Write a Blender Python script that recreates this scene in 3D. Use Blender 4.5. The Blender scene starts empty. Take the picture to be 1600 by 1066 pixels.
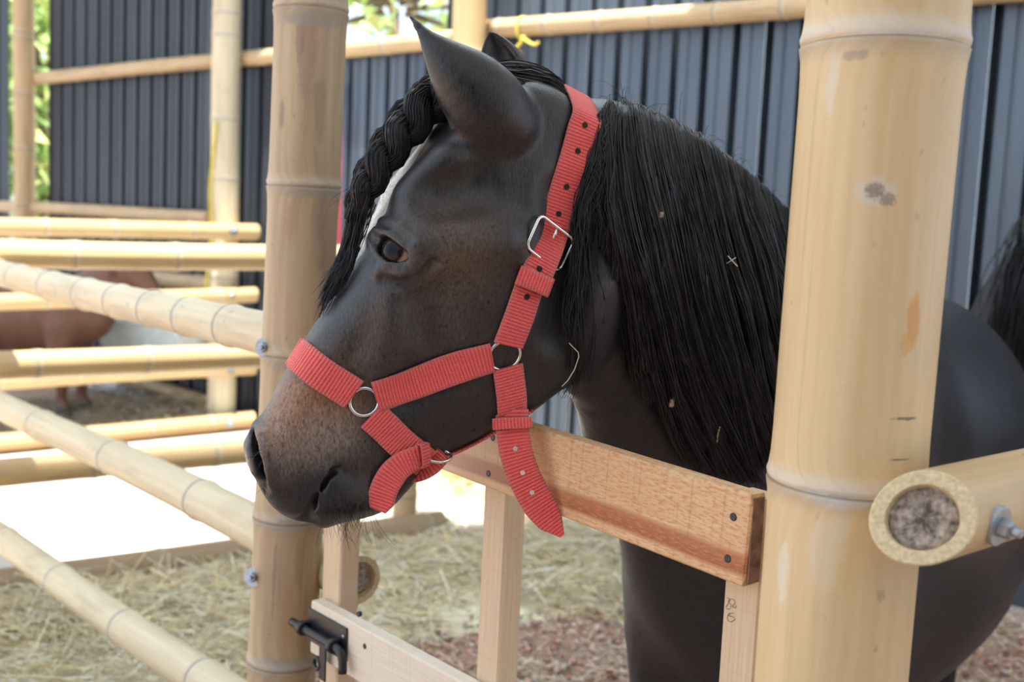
import bpy, math, random
import numpy as np
from mathutils import Vector, Matrix
from mathutils.bvhtree import BVHTree

# ------------------------------------------------------------------ camera
SC = bpy.context.scene
COL = SC.collection
FPX = 1740.0
PITCH, ROLL = math.radians(6.1), math.radians(2.7)
CAM = np.array([0.0, 0.0, 1.30])
Fv = np.array([0, math.cos(PITCH), -math.sin(PITCH)])
_U0 = np.array([0, math.sin(PITCH), math.cos(PITCH)])
_R0 = np.array([1.0, 0, 0])
Rv = _R0 * math.cos(ROLL) + _U0 * math.sin(ROLL)
Uv = -_R0 * math.sin(ROLL) + _U0 * math.cos(ROLL)
cam_d = bpy.data.cameras.new('camera')
cam = bpy.data.objects.new('camera', cam_d)
COL.objects.link(cam)
M = Matrix.Identity(4)
for i in range(3):
    M[i][0], M[i][1], M[i][2], M[i][3] = Rv[i], Uv[i], -Fv[i], CAM[i]
cam.matrix_world = M
cam_d.sensor_width = 36.0
cam_d.lens = FPX / 1600 * 36
cam_d.clip_start, cam_d.clip_end = 0.05, 200
cam_d.dof.use_dof = True
cam_d.dof.focus_distance = 1.27
cam_d.dof.aperture_fstop = 5.0
SC.camera = cam

# ------------------------------------------------------------------ world, sun, exposure
W_ = bpy.data.worlds.new('world')
SC.world = W_
W_.use_nodes = True
bg = W_.node_tree.nodes['Background']
bg.inputs['Color'].default_value = (0.68, 0.83, 1.0, 1)
bg.inputs['Strength'].default_value = 1.0
SUN = np.array([-0.03, -0.20, 0.97]); SUN /= np.linalg.norm(SUN)
sun_d = bpy.data.lights.new('sun', 'SUN')
sun_d.energy = 7.0
sun_d.angle = math.radians(1.5)
sun_d.color = (1.0, 0.95, 0.86)
sun = bpy.data.objects.new('sun', sun_d)
sun.rotation_euler = Vector(SUN).to_track_quat('Z', 'Y').to_euler()
COL.objects.link(sun)
SC.view_settings.view_transform = 'Standard'
SC.view_settings.look = 'None'
SC.view_settings.exposure = 0.95
SC.view_settings.gamma = 1.0
SC.view_settings.use_curve_mapping = False

rng = np.random.default_rng(7)
random.seed(7)

# ------------------------------------------------------------------ pixel helpers
def ray(px, py):
    d = Fv * FPX + Rv * (px - 800) - Uv * (py - 533)
    return d / np.linalg.norm(d)
def at_y(px, py, Y):
    d = ray(px, py); return CAM + d * (Y / d[1])
def at_z(px, py, z):
    d = ray(px, py); return CAM + d * ((z - CAM[2]) / d[2])
def at_plane(px, py, p0, n):
    d = ray(px, py); return CAM + d * (np.dot(np.asarray(p0) - CAM, n) / np.dot(d, n))
def proj(P):
    v = np.asarray(P) - CAM
    z = v @ Fv
    return np.stack([800 + FPX * (v @ Rv) / z, 533 - FPX * (v @ Uv) / z], -1)
def hdir(px, py):
    d = ray(px, py).copy(); d[2] = 0; return d / np.linalg.norm(d)
def unit(v):
    v = np.asarray(v, float); return v / np.linalg.norm(v)
ZUP = np.array([0, 0, 1.0])

# ------------------------------------------------------------------ mesh helpers
def mesh(name, V, Fc, mat=None, parent=None, smooth=True, kind=None):
    me = bpy.data.meshes.new(name)
    V = np.asarray(V, dtype=np.float32).reshape(-1, 3)
    if isinstance(Fc, np.ndarray) and Fc.ndim == 2:
        n, k = Fc.shape
        me.vertices.add(len(V)); me.vertices.foreach_set('co', V.ravel())
        me.loops.add(n * k); me.loops.foreach_set('vertex_index', Fc.astype(np.int32).ravel())
        me.polygons.add(n)
        me.polygons.foreach_set('loop_start', np.arange(0, n * k, k, dtype=np.int32))
        me.polygons.foreach_set('loop_total', np.full(n, k, dtype=np.int32))
        me.update(calc_edges=True)
    else:
        me.from_pydata(V.tolist(), [], [list(map(int, f)) for f in Fc])
        me.update()
    me.validate()
    if smooth:
        me.polygons.foreach_set('use_smooth', np.ones(len(me.polygons), dtype=bool))
    if mat: me.materials.append(mat)
    o = bpy.data.objects.new(name, me)
    COL.objects.link(o)
    if parent: o.parent = parent
    if kind: o['kind'] = kind
    return o
def empty(name, loc=(0, 0, 0)):
    o = bpy.data.objects.new(name, None); COL.objects.link(o)
    o.location = (0, 0, 0); o.empty_display_size = 0.1
    return o
def tag(o, label, cat, group=None, kind=None):
    o['label'] = label; o['category'] = cat
    if group: o['group'] = group
    if kind: o['kind'] = kind
    return o
def set_attr(o, name, data):
    data = np.asarray(data, dtype=np.float32)
    if data.ndim == 2:
        a = o.data.attributes.new(name, 'FLOAT_COLOR', 'POINT')
        full = np.ones((len(data), 4), np.float32); full[:, :3] = data
        a.data.foreach_set('color', full.ravel())
    else:
        a = o.data.attributes.new(name, 'FLOAT', 'POINT')
        a.data.foreach_set('value', data)
def catmull(P, n):
    P = np.asarray(P, float)
    Q = np.vstack([2 * P[0] - P[1], P, 2 * P[-1] - P[-2]])
    seg = np.linalg.norm(np.diff(P, axis=0), axis=1); cum = np.r_[0, np.cumsum(seg)]
    out = []
    for s in np.linspace(0, cum[-1], n):
        i = min(np.searchsorted(cum, s, side='right') - 1, len(P) - 2)
        t = (s - cum[i]) / max(seg[i], 1e-9)
        p0, p1, p2, p3 = Q[i], Q[i + 1], Q[i + 2], Q[i + 3]
        out.append(0.5 * ((2 * p1) + (-p0 + p2) * t + (2 * p0 - 5 * p1 + 4 * p2 - p3) * t * t + (-p0 + 3 * p1 - 3 * p2 + p3) * t ** 3))
    return np.array(out)
def frame(t, up=ZUP):
    t = unit(t)
    if abs(t @ unit(up)) > 0.98: up = np.array([0, 1.0, 0]) if abs(t[1]) < 0.9 else np.array([1.0, 0, 0])
    s = unit(np.cross(t, up)); u = np.cross(s, t)
    return t, s, u
def box_mesh(c, ax, ay, az, bev=0.0):
    """box from centre and three half-axis vectors, with chamfered long edges"""
    ax, ay, az, c = map(lambda v: np.asarray(v, float), (ax, ay, az, c))
    if bev <= 0:
        V = [c + sx * ax + sy * ay + sz * az for sx in (-1, 1) for sy in (-1, 1) for sz in (-1, 1)]
        Fc = [(0, 1, 3, 2), (4, 6, 7, 5), (0, 4, 5, 1), (2, 3, 7, 6), (0, 2, 6, 4), (1, 5, 7, 3)]
        return np.array(V), Fc
    ly, lz, lx = np.linalg.norm(ay), np.linalg.norm(az), np.linalg.norm(ax)
    by, bz, bx = 1 - bev / ly, 1 - bev / lz, 1 - bev / lx
    ring = [(-1, -bz), (-1, bz), (-by, 1), (by, 1), (1, bz), (1, -bz), (by, -1), (-by, -1)]
    V = []; Fc = []
    for (sx, k) in ((-1, .94), (-bx, 1), (bx, 1), (1, .94)):
        kk = 1 - bev / min(ly, lz) if k < 1 else 1
        for (a, b) in ring: V.append(c + sx * ax + a * kk * ay + b * kk * az)
    for i in range(3):
        for j in range(8):
            a, b = i * 8 + j, i * 8 + (j + 1) % 8
            Fc.append((a, b, b + 8, a + 8))
    Fc.append(tuple(range(7, -1, -1))); Fc.append(tuple(range(24, 32)))
    return np.array(V), Fc
def join(parts):
    V = []; Fc = []; o = 0
    for v, f in parts:
        V.append(np.asarray(v)); Fc += [tuple(int(i) + o for i in q) for q in f]; o += len(v)
    return np.vstack(V), Fc
def tube(P, r, n=8, cap=True, up=ZUP):
    P = np.asarray(P, float); K = len(P)
    r = np.broadcast_to(np.asarray(r, float), (K,))
    T = np.gradient(P, axis=0)
    V = []; prev = None
    for i in range(K):
        t = unit(T[i])
        if prev is None:
            _, s, u = frame(t, up)
        else:
            s = unit(prev - (prev @ t) * t); u = np.cross(s, t)
        prev = s
        for j in range(n):
            a = 2 * math.pi * j / n
            V.append(P[i] + r[i] * (math.cos(a) * s + math.sin(a) * u))
    Fc = []
    for i in range(K - 1):
        for j in range(n):
            a, b = i * n + j, i * n + (j + 1) % n
            Fc.append((a, b, b + n, a + n))
    if cap:
        Fc.append(tuple(range(n - 1, -1, -1))); Fc.append(tuple(range((K - 1) * n, K * n)))
    return np.array(V), Fc
def ring_mesh(c, ax, ay, r, flat=1.0, n=36, m=8, P=None):
    """torus along a closed loop; c centre, ax, ay half-axis vectors"""
    if P is None:
        P = np.array([c + math.cos(a) * ax + math.sin(a) * ay for a in np.linspace(0, 2 * math.pi, n, endpoint=False)])
    n = len(P); nz = unit(np.cross(ax, ay)); V = []; Fc = []
    for i in range(n):
        t = unit(P[(i + 1) % n] - P[i - 1]); s = np.cross(t, nz)
        for j in range(m):
            a = 2 * math.pi * j / m
            V.append(P[i] + r * (math.cos(a) * s + math.sin(a) * nz * flat))
    for i in range(n):
        for j in range(m):
            a, b = i * m + j, i * m + (j + 1) % m
            c2, d = ((i + 1) % n) * m + (j + 1) % m, ((i + 1) % n) * m + j
            Fc.append((a, b, c2, d))
    return np.array(V), Fc
def disc_stack(c, axis, prof, n=20, hexn=None):
    """solid of revolution: prof list of (offset along axis, radius)"""
    t, s, u = frame(axis); V = []; Fc = []
    for (o, r) in prof:
        for j in range(n):
            a = 2 * math.pi * (j + .5) / n
            V.append(np.asarray(c) + t * o + r * (math.cos(a) * s + math.sin(a) * u))
    for i in range(len(prof) - 1):
        for j in range(n):
            a, b = i * n + j, i * n + (j + 1) % n
            Fc.append((a, b, b + n, a + n))
    Fc.append(tuple(range(n - 1, -1, -1))); Fc.append(tuple(range((len(prof) - 1) * n, len(prof) * n)))
    return np.array(V), Fc
def strands_mesh(S, r, taper=0.25, sides=3):
    """S: (N,K,3) polylines -> verts, quads (thin tapered tubes)"""
    N, K, _ = S.shape
    T = np.gradient(S, axis=1); T /= np.linalg.norm(T, axis=2, keepdims=True) + 1e-12
    rv = rng.normal(size=(N, 1, 3)); A = np.cross(T, np.broadcast_to(rv, T.shape)); A /= np.linalg.norm(A, axis=2, keepdims=True) + 1e-12
    B = np.cross(T, A)
    rr = np.broadcast_to(np.asarray(r, float).reshape(-1, 1), (N, K)) * np.linspace(1, taper, K)[None, :] ** 0.8
    V = np.stack([S + rr[..., None] * (math.cos(2 * math.pi * j / sides) * A + math.sin(2 * math.pi * j / sides) * B) for j in range(sides)], 2)
    idx = np.arange(N * K * sides).reshape(N, K, sides)
    q = [np.stack([idx[:, :-1, j], idx[:, :-1, (j + 1) % sides], idx[:, 1:, (j + 1) % sides], idx[:, 1:, j]], -1).reshape(-1, 4) for j in range(sides)]
    return V.reshape(-1, 3), np.vstack(q)

# ------------------------------------------------------------------ materials
def new_mat(name):
    m = bpy.data.materials.new(name); m.use_nodes = True
    nt = m.node_tree; b = nt.nodes['Principled BSDF']
    return m, nt, b
def N(nt, typ, **kw):
    n = nt.nodes.new(typ)
    for k, v in kw.items():
        if k in n.inputs and not hasattr(n, k): n.inputs[k].default_value = v
        else: setattr(n, k, v)
    return n
def inp(n, **kw):
    for k, v in kw.items(): n.inputs[k.replace('_', ' ')].default_value = v
    return n
def L(nt, a, b): nt.links.new(a, b)
def ramp(nt, fac, stops):
    r = nt.nodes.new('ShaderNodeValToRGB'); e = r.color_ramp.elements
    while len(e) < len(stops): e.new(0.5)
    for el, (p, c) in zip(e, stops):
        el.position = p; el.color = (*c, 1) if len(c) == 3 else c
    if fac is not None: L(nt, fac, r.inputs[0])
    return r
def mixc(nt, fac, a, b, mode='MIX'):
    m = nt.nodes.new('ShaderNodeMix'); m.data_type = 'RGBA'; m.blend_type = mode
    for s, v in ((m.inputs[0], fac), (m.inputs[6], a), (m.inputs[7], b)):
        if hasattr(v, 'links') or isinstance(v, bpy.types.NodeSocket): L(nt, v, s)
        elif isinstance(v, (int, float)): s.default_value = v
        else: s.default_value = (*v, 1)
    return m.outputs[2]
def math_n(nt, op, a, b=None, c=None):
    m = nt.nodes.new('ShaderNodeMath'); m.operation = op
    for i, v in enumerate((a, b, c)):
        if v is None: continue
        if isinstance(v, bpy.types.NodeSocket): L(nt, v, m.inputs[i])
        else: m.inputs[i].default_value = v
    return m.outputs[0]
def noise(nt, vec, scale, detail=3, rough=.55, dist=0):
    n = nt.nodes.new('ShaderNodeTexNoise'); inp(n, Scale=scale, Detail=detail, Roughness=rough, Distortion=dist)
    if vec is not None: L(nt, vec, n.inputs['Vector'])
    return n.outputs['Fac']
def mapping(nt, vec, scale=(1, 1, 1), loc=(0, 0, 0)):
    m = nt.nodes.new('ShaderNodeMapping'); m.inputs['Scale'].default_value = scale; m.inputs['Location'].default_value = loc
    L(nt, vec, m.inputs['Vector']); return m.outputs[0]
def bump(nt, h, bsdf, strength=.3, dist=.002):
    b = nt.nodes.new('ShaderNodeBump'); inp(b, Strength=strength, Distance=dist); L(nt, h, b.inputs['Height']); L(nt, b.outputs[0], bsdf.inputs['Normal'])
    return b
def attr(nt, name):
    a = nt.nodes.new('ShaderNodeAttribute'); a.attribute_name = name; return a
def plain(name, col, rough=.6, metal=0, nscale=30, namt=.25, spec=.5, bumpk=0.0):
    m, nt, b = new_mat(name)
    tc = N(nt, 'ShaderNodeTexCoord')
    n = noise(nt, tc.outputs['Object'], nscale, 4)
    lo = tuple(c * (1 - namt) for c in col); hi = tuple(min(1, c * (1 + namt)) for c in col)
    r = ramp(nt, n, [(.3, lo), (.7, hi)])
    L(nt, r.outputs[0], b.inputs['Base Color'])
    inp(b, Roughness=rough, Metallic=metal); b.inputs['Specular IOR Level'].default_value = spec
    if bumpk: bump(nt, n, b, bumpk, .002)
    return m
def attr_mat(name, rough=.5, spec=.5, attrname='col', nscale=0, namt=.2):
    m, nt, b = new_mat(name)
    a = attr(nt, attrname); c = a.outputs['Color']
    if nscale:
        tc = N(nt, 'ShaderNodeTexCoord'); n = noise(nt, tc.outputs['Object'], nscale, 4)
        r = ramp(nt, n, [(.3, (1 - namt,) * 3), (.7, (1, 1, 1))]); c = mixc(nt, 1.0, c, r.outputs[0], 'MULTIPLY')
    L(nt, c, b.inputs['Base Color']); inp(b, Roughness=rough); b.inputs['Specular IOR Level'].default_value = spec
    return m

def bamboo_mat(name, c1, c2, stain, stain_amt=.5, rough=.42, wax=.6, marks=()):
    """UV: u = metres round, v = metres along; attributes nda / ndb = metres above the node below / below the node above"""
    m, nt, b = new_mat(name)
    uv = N(nt, 'ShaderNodeUVMap').outputs[0]
    oi = N(nt, 'ShaderNodeObjectInfo').outputs['Random']
    add = nt.nodes.new('ShaderNodeVectorMath'); add.operation = 'ADD'; L(nt, uv, add.inputs[0])
    cx = N(nt, 'ShaderNodeCombineXYZ'); L(nt, math_n(nt, 'MULTIPLY', oi, 7.3), cx.inputs[0]); L(nt, math_n(nt, 'MULTIPLY', oi, 31.7), cx.inputs[1]); L(nt, oi, cx.inputs[2])
    L(nt, cx.outputs[0], add.inputs[1]); uvo = add.outputs[0]
    streak = noise(nt, mapping(nt, uvo, (70, 3, 1)), 1.0, 4, .6)
    broad = noise(nt, mapping(nt, uvo, (14, 2.6, 1)), 1.0, 3, .55, .6)
    col = mixc(nt, ramp(nt, streak, [(.3, (0, 0, 0)), (.72, (1, 1, 1))]).outputs[0], c1, c2)
    st = ramp(nt, broad, [(.5, (0, 0, 0)), (.72, (stain_amt,) * 3)]).outputs[0]
    col = mixc(nt, st, col, stain)
    spots = noise(nt, mapping(nt, uvo, (60, 38, 1)), 1.0, 2, .5)
    col = mixc(nt, ramp(nt, spots, [(.70, (0, 0, 0)), (.76, (.45, .45, .45))]).outputs[0], col, tuple(x * .45 for x in stain))
    for (mu, mv, ru, rv_, mc, amt, sc) in marks:            # stains with a place and shape of their own
        sx = N(nt, 'ShaderNodeSeparateXYZ'); L(nt, uv, sx.inputs[0])
        wob_ = math_n(nt, 'SUBTRACT', noise(nt, mapping(nt, uv, (sc, sc * .5, 1)), 1.0, 4, .7), .5)
        du = math_n(nt, 'DIVIDE', math_n(nt, 'SUBTRACT', sx.outputs[0], mu), ru); dv = math_n(nt, 'DIVIDE', math_n(nt, 'SUBTRACT', sx.outputs[1], mv), rv_)
        d2 = math_n(nt, 'ADD', math_n(nt, 'ADD', math_n(nt, 'MULTIPLY', du, du), math_n(nt, 'MULTIPLY', dv, dv)), math_n(nt, 'MULTIPLY', wob_, 3.2))
        col = mixc(nt, ramp(nt, d2, [(.35, (amt,) * 3), (1.0, (0, 0, 0))]).outputs[0], col, mc)
    nda, ndb = attr(nt, 'nda').outputs['Fac'], attr(nt, 'ndb').outputs['Fac']
    rag = math_n(nt, 'MULTIPLY', math_n(nt, 'SUBTRACT', noise(nt, mapping(nt, uvo, (55, 20, 1)), 1.0, 3), .5), .022)
    # pale waxy band above, grey band below, dark seam on the node
    wx = ramp(nt, math_n(nt, 'MULTIPLY', math_n(nt, 'ADD', nda, rag), 20), [(.0, (wax,) * 3), (.18, (wax * .7,) * 3), (.42, (0, 0, 0))]).outputs[0]
    col = mixc(nt, wx, col, (.66, .62, .55))
    gr = ramp(nt, math_n(nt, 'MULTIPLY', math_n(nt, 'ADD', ndb, rag), 20), [(.0, (.65,) * 3), (.18, (.35,) * 3), (.42, (0, 0, 0))]).outputs[0]
    col = mixc(nt, gr, col, (.33, .29, .235))
    dk = ramp(nt, math_n(nt, 'MULTIPLY', math_n(nt, 'MINIMUM', math_n(nt, 'MULTIPLY', nda, 3), ndb), 60), [(.03, (.8,) * 3), (.16, (0, 0, 0))]).outputs[0]
    col = mixc(nt, dk, col, (.14, .11, .08))
    L(nt, col, b.inputs['Base Color'])
    rr = ramp(nt, broad, [(.3, (rough,) * 3), (.7, (min(1, rough + .2),) * 3)]); L(nt, rr.outputs[0], b.inputs['Roughness'])
    bump(nt, math_n(nt, 'ADD', streak, math_n(nt, 'MULTIPLY', spots, .4)), b, .18, .0012)
    return m
MB_YELLOW = bamboo_mat('bamboo_yellow', (.64, .43, .19), (.76, .56, .29), (.58, .30, .10), .3, .38)

MB_PALE = bamboo_mat('bamboo_pale', (.60, .50, .33), (.72, .62, .43), (.44, .35, .24), .55, .5, .5)
MB_GOLD = bamboo_mat('bamboo_gold', (.50, .345, .16), (.62, .45, .24), (.40, .27, .13), .4, .4, .35)
MB_WALL = bamboo_mat('bamboo_wall', (.50, .34, .18), (.64, .47, .28), (.34, .22, .13), .6, .5, .4)
MB_CUT = plain('bamboo_cut_rim', (.66, .54, .33), .8, 0, 260, .22, .2, .05)
MB_PITH = plain('bamboo_pith', (.38, .31, .26), 1.0, 0, 160, .65, .1, 1.0)
M_STEEL = plain('zinc_steel', (.36, .39, .43), .42, .9, 60, .15)
M_CHROME = plain('bright_steel', (.78, .78, .77), .16, 1.0, 60, .05)
M_BLACKMETAL = plain('black_metal', (.012, .013, .016), .42, 0, 60, .3)

# ------------------------------------------------------------------ bamboo builder
def bamboo(name, A, B, r0, r1, nodes, mat, parent=None, sag=0.0, wob=.003, n=30, ends=(None, None), seed=0, flip=False, wall=.72, cut=None):
    """A->B culm; nodes = metres along from A; ends: 'open' shows hollow cut end, None = plain cap"""
    A, B = np.asarray(A, float), np.asarray(B, float)
    Ln = np.linalg.norm(B - A); t, s, u = frame(B - A)
    rg = np.random.default_rng(seed)
    stn = {0.0, Ln}
    prof = [(-.05, 0), (-.03, .008), (-.014, .022), (-.006, .05), (-.0025, .06), (-.0005, .012), (.002, .05), (.006, .062), (.011, .035), (.022, .012), (.045, 0)]
    for nd in nodes:
        for (o, _) in prof:
            if 0 < nd + o < Ln: stn.add(nd + o)
    x = 0.0
    while x < Ln: stn.add(x); x += .05
    stn = np.array(sorted(stn)); nodes = np.array(sorted(nodes)) if len(nodes) else np.array([1e9])
    ph = rg.uniform(0, 6.28, 4)
    V = []; UV = []; NDA = []; NDB = []
    offs = []
    for x in stn:
        k = np.argmin(abs(nodes - x)); d = x - nodes[k]
        sw = np.interp(d, [p[0] for p in prof], [p[1] for p in prof]) if abs(d) < .05 else 0
        lo_, hi_ = nodes[nodes <= x + 1e-9], nodes[nodes > x + 1e-9]
        da = min(.1, x - lo_[-1]) if len(lo_) else .1; db = min(.1, hi_[0] - x) if len(hi_) else .1
        f = x / Ln; r = (r0 * (1 - f) + r1 * f) * (1 + sw * .055 / max(.03, (r0 + r1) / 2))
        c = A + t * x + u * (-sag * 4 * f * (1 - f)) + wob * (math.sin(3.1 * x + ph[0]) * s + math.sin(2.3 * x + ph[1]) * u)
        for j in range(n + 1):
            a = 2 * math.pi * j / n
            rr = r * (1 + .012 * math.sin(2 * a + ph[2] + x) + .008 * math.sin(3 * a + ph[3] - 2 * x))
            q_ = rr * (math.cos(a) * s + math.sin(a) * u)
            if cut is not None and x < .15: q_ = q_ - t * (q_ @ cut) / (t @ cut) * (1 - x / .15)      # skew saw cut at the first end
            V.append(c + q_); UV.append((a * r, x)); NDA.append(da); NDB.append(db)
    K = len(stn); m = n + 1; Fc = []
    for i in range(K - 1):
        for j in range(n):
            Fc.append((i * m + j, i * m + j + 1, (i + 1) * m + j + 1, (i + 1) * m + j))
    for e, i in ((0, 0), (1, K - 1)):
        if ends[e] is None:
            f = [i * m + j for j in range(n)]; Fc.append(f[::-1] if e == 0 else f)
    o = mesh(name, V, Fc, mat, parent)
    uvl = o.data.uv_layers.new(name='UVMap')
    li = np.zeros(len(o.data.loops), np.int32); o.data.loops.foreach_get('vertex_index', li)
    uvl.data.foreach_set('uv', np.asarray(UV, np.float32)[li].ravel())
    set_attr(o, 'nda', NDA); set_attr(o, 'ndb', NDB)
    o.data.shade_auto_smooth if False else None
    for e, i, x in ((0, 0, 0.0), (1, K - 1, Ln)):
        if ends[e] != 'open': continue
        P = np.array(V[i * m:i * m + n]); c = P.mean(0); ins = t if e == 0 else -t
        if e == 0 and cut is not None: ins = unit(cut) if cut @ t > 0 else -unit(cut)
        rings = [P, c + (P - c) * .97 - ins * .002, c + (P - c) * (wall + .02) - ins * .002, c + (P - c) * wall + ins * .002, c + (P - c) * (wall - .03) + ins * .012]
        rv = np.vstack(rings); rf = []
        for a in range(4):
            for j in range(n):
                q = (a * n + j, a * n + (j + 1) % n, (a + 1) * n + (j + 1) % n, (a + 1) * n + j); rf.append(q if e == 1 else q[::-1])
        sub = mesh('cut_rim', rv, rf, MB_CUT, o, smooth=False)
        pv = [c + ins * .007]; pf = []; NR = 7
        for a in range(1, NR + 1):
            for j in range(n):
                pv.append(c + (P[j] - c) * (wall - .005) * a / NR + ins * (.006 + .004 * rg.random() + .003 * (a == NR)))
        for j in range(n):
            pf.append((0, 1 + j, 1 + (j + 1) % n))
            for a in range(NR - 1):
                pf.append((1 + a * n + j, 1 + (a + 1) * n + j, 1 + (a + 1) * n + (j + 1) % n, 1 + a * n + (j + 1) % n))
        mesh('pith', pv, pf, MB_PITH, o)
    return o
def nodes_px(A, B, pxs, axis=0):
    A, B = np.asarray(A, float), np.asarray(B, float); Ln = np.linalg.norm(B - A)
    tt = np.linspace(0, 1, 4000); q = proj(A + (B - A) * tt[:, None])[:, axis]
    return [float(tt[np.argmin(abs(q - p))] * Ln) for p in pxs]
def spaced(Ln, gap, start=None, jit=.06, seed=0):
    rg = np.random.default_rng(seed); x = gap * .6 if start is None else start; out = []
    while x < Ln - .02: out.append(x); x += gap * (1 + rg.uniform(-jit, jit))
    return out
def bolt(c, nrm, parent, r=.011, name='bolt'):
    V, Fc = disc_stack(c, nrm, [(-.004, r * 2.0), (.0022, r * 2.0), (.0026, r * 1.95)], 24)
    w = mesh('washer', V, Fc, M_STEEL, None, smooth=False)
    V, Fc = disc_stack(c, nrm, [(.001, r), (.0105, r), (.0125, r * .84)], 6)
    h = mesh(name, V, Fc, M_STEEL, parent, smooth=False)
    w.parent = h
    V, Fc = disc_stack(c, nrm, [(.01, r * .5), (.019, r * .5), (.020, r * .42)], 12)
    e = mesh('bolt_tip', V, Fc, M_STEEL, h, smooth=False)
    return h
# ================================================================== STRUCTURE
# directions read from the photograph's vanishing points
WDIR = hdir(-1320, 246)                 # along the back wall, to the left and away
GDIR = hdir(-680, 275)                  # along the gate and the front fence
WP0 = at_y(800, 346, 5.4); WP0[2] = 0
WN = np.array([WDIR[1], -WDIR[0], 0]);  WN = WN if WN @ (CAM - WP0) > 0 else -WN   # wall normal, to the room
def wall_pt(px, py, off=0.0): return at_plane(px, py, WP0 + WN * off, WN)
def wall_s(px, py=300): return float((wall_pt(px, py) - WP0) @ WDIR)

# ---- ground
def ground_mat():
    m, nt, b = new_mat('trodden_earth')
    tc = N(nt, 'ShaderNodeTexCoord').outputs['Object']
    n1 = noise(nt, tc, 60, 5, .7); n2 = noise(nt, tc, 2.5, 3)
    v = N(nt, 'ShaderNodeTexVoronoi'); inp(v, Scale=75.0); L(nt, tc, v.inputs['Vector'])
    c = mixc(nt, ramp(nt, n1, [(.3, (0, 0, 0)), (.7, (1, 1, 1))]).outputs[0], (.30, .15, .10), (.52, .33, .24))
    c = mixc(nt, ramp(nt, v.outputs['Color'], [(.2, (0, 0, 0)), (.9, (.8, .8, .8))]).outputs[0], c, (.60, .42, .34))
    c = mixc(nt, ramp(nt, n2, [(.4, (0, 0, 0)), (.65, (.6, .6, .6))]).outputs[0], c, (.42, .34, .24))
    L(nt, c, b.inputs['Base Color']); inp(b, Roughness=.95)
    bump(nt, math_n(nt, 'ADD', n1, v.outputs['Distance']), b, .6, .012)
    return m
M_EARTH = ground_mat()
def concrete_mat():
    m, nt, b = new_mat('pale_concrete')
    tc = N(nt, 'ShaderNodeTexCoord').outputs['Object']
    n1 = noise(nt, tc, 34, 5, .7); n2 = noise(nt, tc, 3, 3)
    c = mixc(nt, ramp(nt, n1, [(.35, (0, 0, 0)), (.65, (1, 1, 1))]).outputs[0], (.50, .50, .49), (.72, .71, .68))
    c = mixc(nt, ramp(nt, n2, [(.4, (0, 0, 0)), (.7, (.5, .5, .5))]).outputs[0], c, (.60, .58, .54))
    L(nt, c, b.inputs['Base Color']); inp(b, Roughness=.9); bump(nt, n1, b, .3, .004)
    return m
M_CONC = concrete_mat()
gx, gy = np.meshgrid(np.linspace(-14, 14, 57), np.linspace(-6, 24, 61), indexing='ij')
gv = np.stack([gx, gy, np.full_like(gx, -.02)], -1).reshape(-1, 3)
gi = np.arange(57 * 61).reshape(57, 61)
gf = np.stack([gi[:-1, :-1], gi[1:, :-1], gi[1:, 1:], gi[:-1, 1:]], -1).reshape(-1, 4)
mesh('floor', gv, gf, M_EARTH, kind='structure')

# ---- fence lines on the ground (plan view)
B0 = at_z(0, 930, 0.0); B1 = at_z(400, 877, 0.0)
BDIR = unit(B1 - B0); BN = np.array([-BDIR[1], BDIR[0], 0])      # away from the camera
A1 = at_z(355, 672, 0.0); A0 = at_z(0, 706, 0.0)
ADIR = unit(A1 - A0)
# concrete lane between the two inner fences, standing a little proud of the earth
def poly_slab(name, P, z0, z1, mat, kind='structure'):
    P = [np.array([p[0], p[1], 0]) for p in P]; n = len(P)
    V = [p + ZUP * z0 for p in P] + [p + ZUP * z1 for p in P]
    Fc = [tuple(range(n - 1, -1, -1)), tuple(range(n, 2 * n))] + [(i, (i + 1) % n, n + (i + 1) % n, n + i) for i in range(n)]
    return mesh(name, V, Fc, mat, smooth=False, kind=kind)
lane_near0, lane_near1 = B0 - BDIR * 3.5 + BN * .06, B0 + BDIR * 1.98 + BN * .06
lane_far1 = A1 + ADIR * .75 - np.array([0, .12, 0]); lane_far0 = A0 - ADIR * 3.5 - np.array([0, .12, 0])
poly_slab('floor_lane', [lane_near0, lane_near1, lane_far1, lane_far0], -.03, .0, M_CONC)

# ---- corrugated back wall: separate sheets
def metal_mat(nm, ca, cb, rg_=.36):
    m, nt, b = new_mat(nm)
    tc = N(nt, 'ShaderNodeTexCoord').outputs['Object']
    n1 = noise(nt, mapping(nt, tc, (6, 6, .8)), 1.0, 4); n2 = noise(nt, tc, 90, 3)
    c = mixc(nt, ramp(nt, n1, [(.35, (0, 0, 0)), (.7, (1, 1, 1))]).outputs[0], ca, cb)
    c = mixc(nt, ramp(nt, n2, [(.74, (0, 0, 0)), (.78, (.4, .4, .4))]).outputs[0], c, (.3, .31, .31))
    L(nt, c, b.inputs['Base Color']); inp(b, Roughness=rg_, Metallic=.25)
    return m
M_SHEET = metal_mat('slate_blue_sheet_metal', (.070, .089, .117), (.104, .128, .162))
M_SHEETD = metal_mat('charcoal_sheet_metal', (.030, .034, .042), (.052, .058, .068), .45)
walls = empty('wall_back'); walls['kind'] = 'structure'
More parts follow.
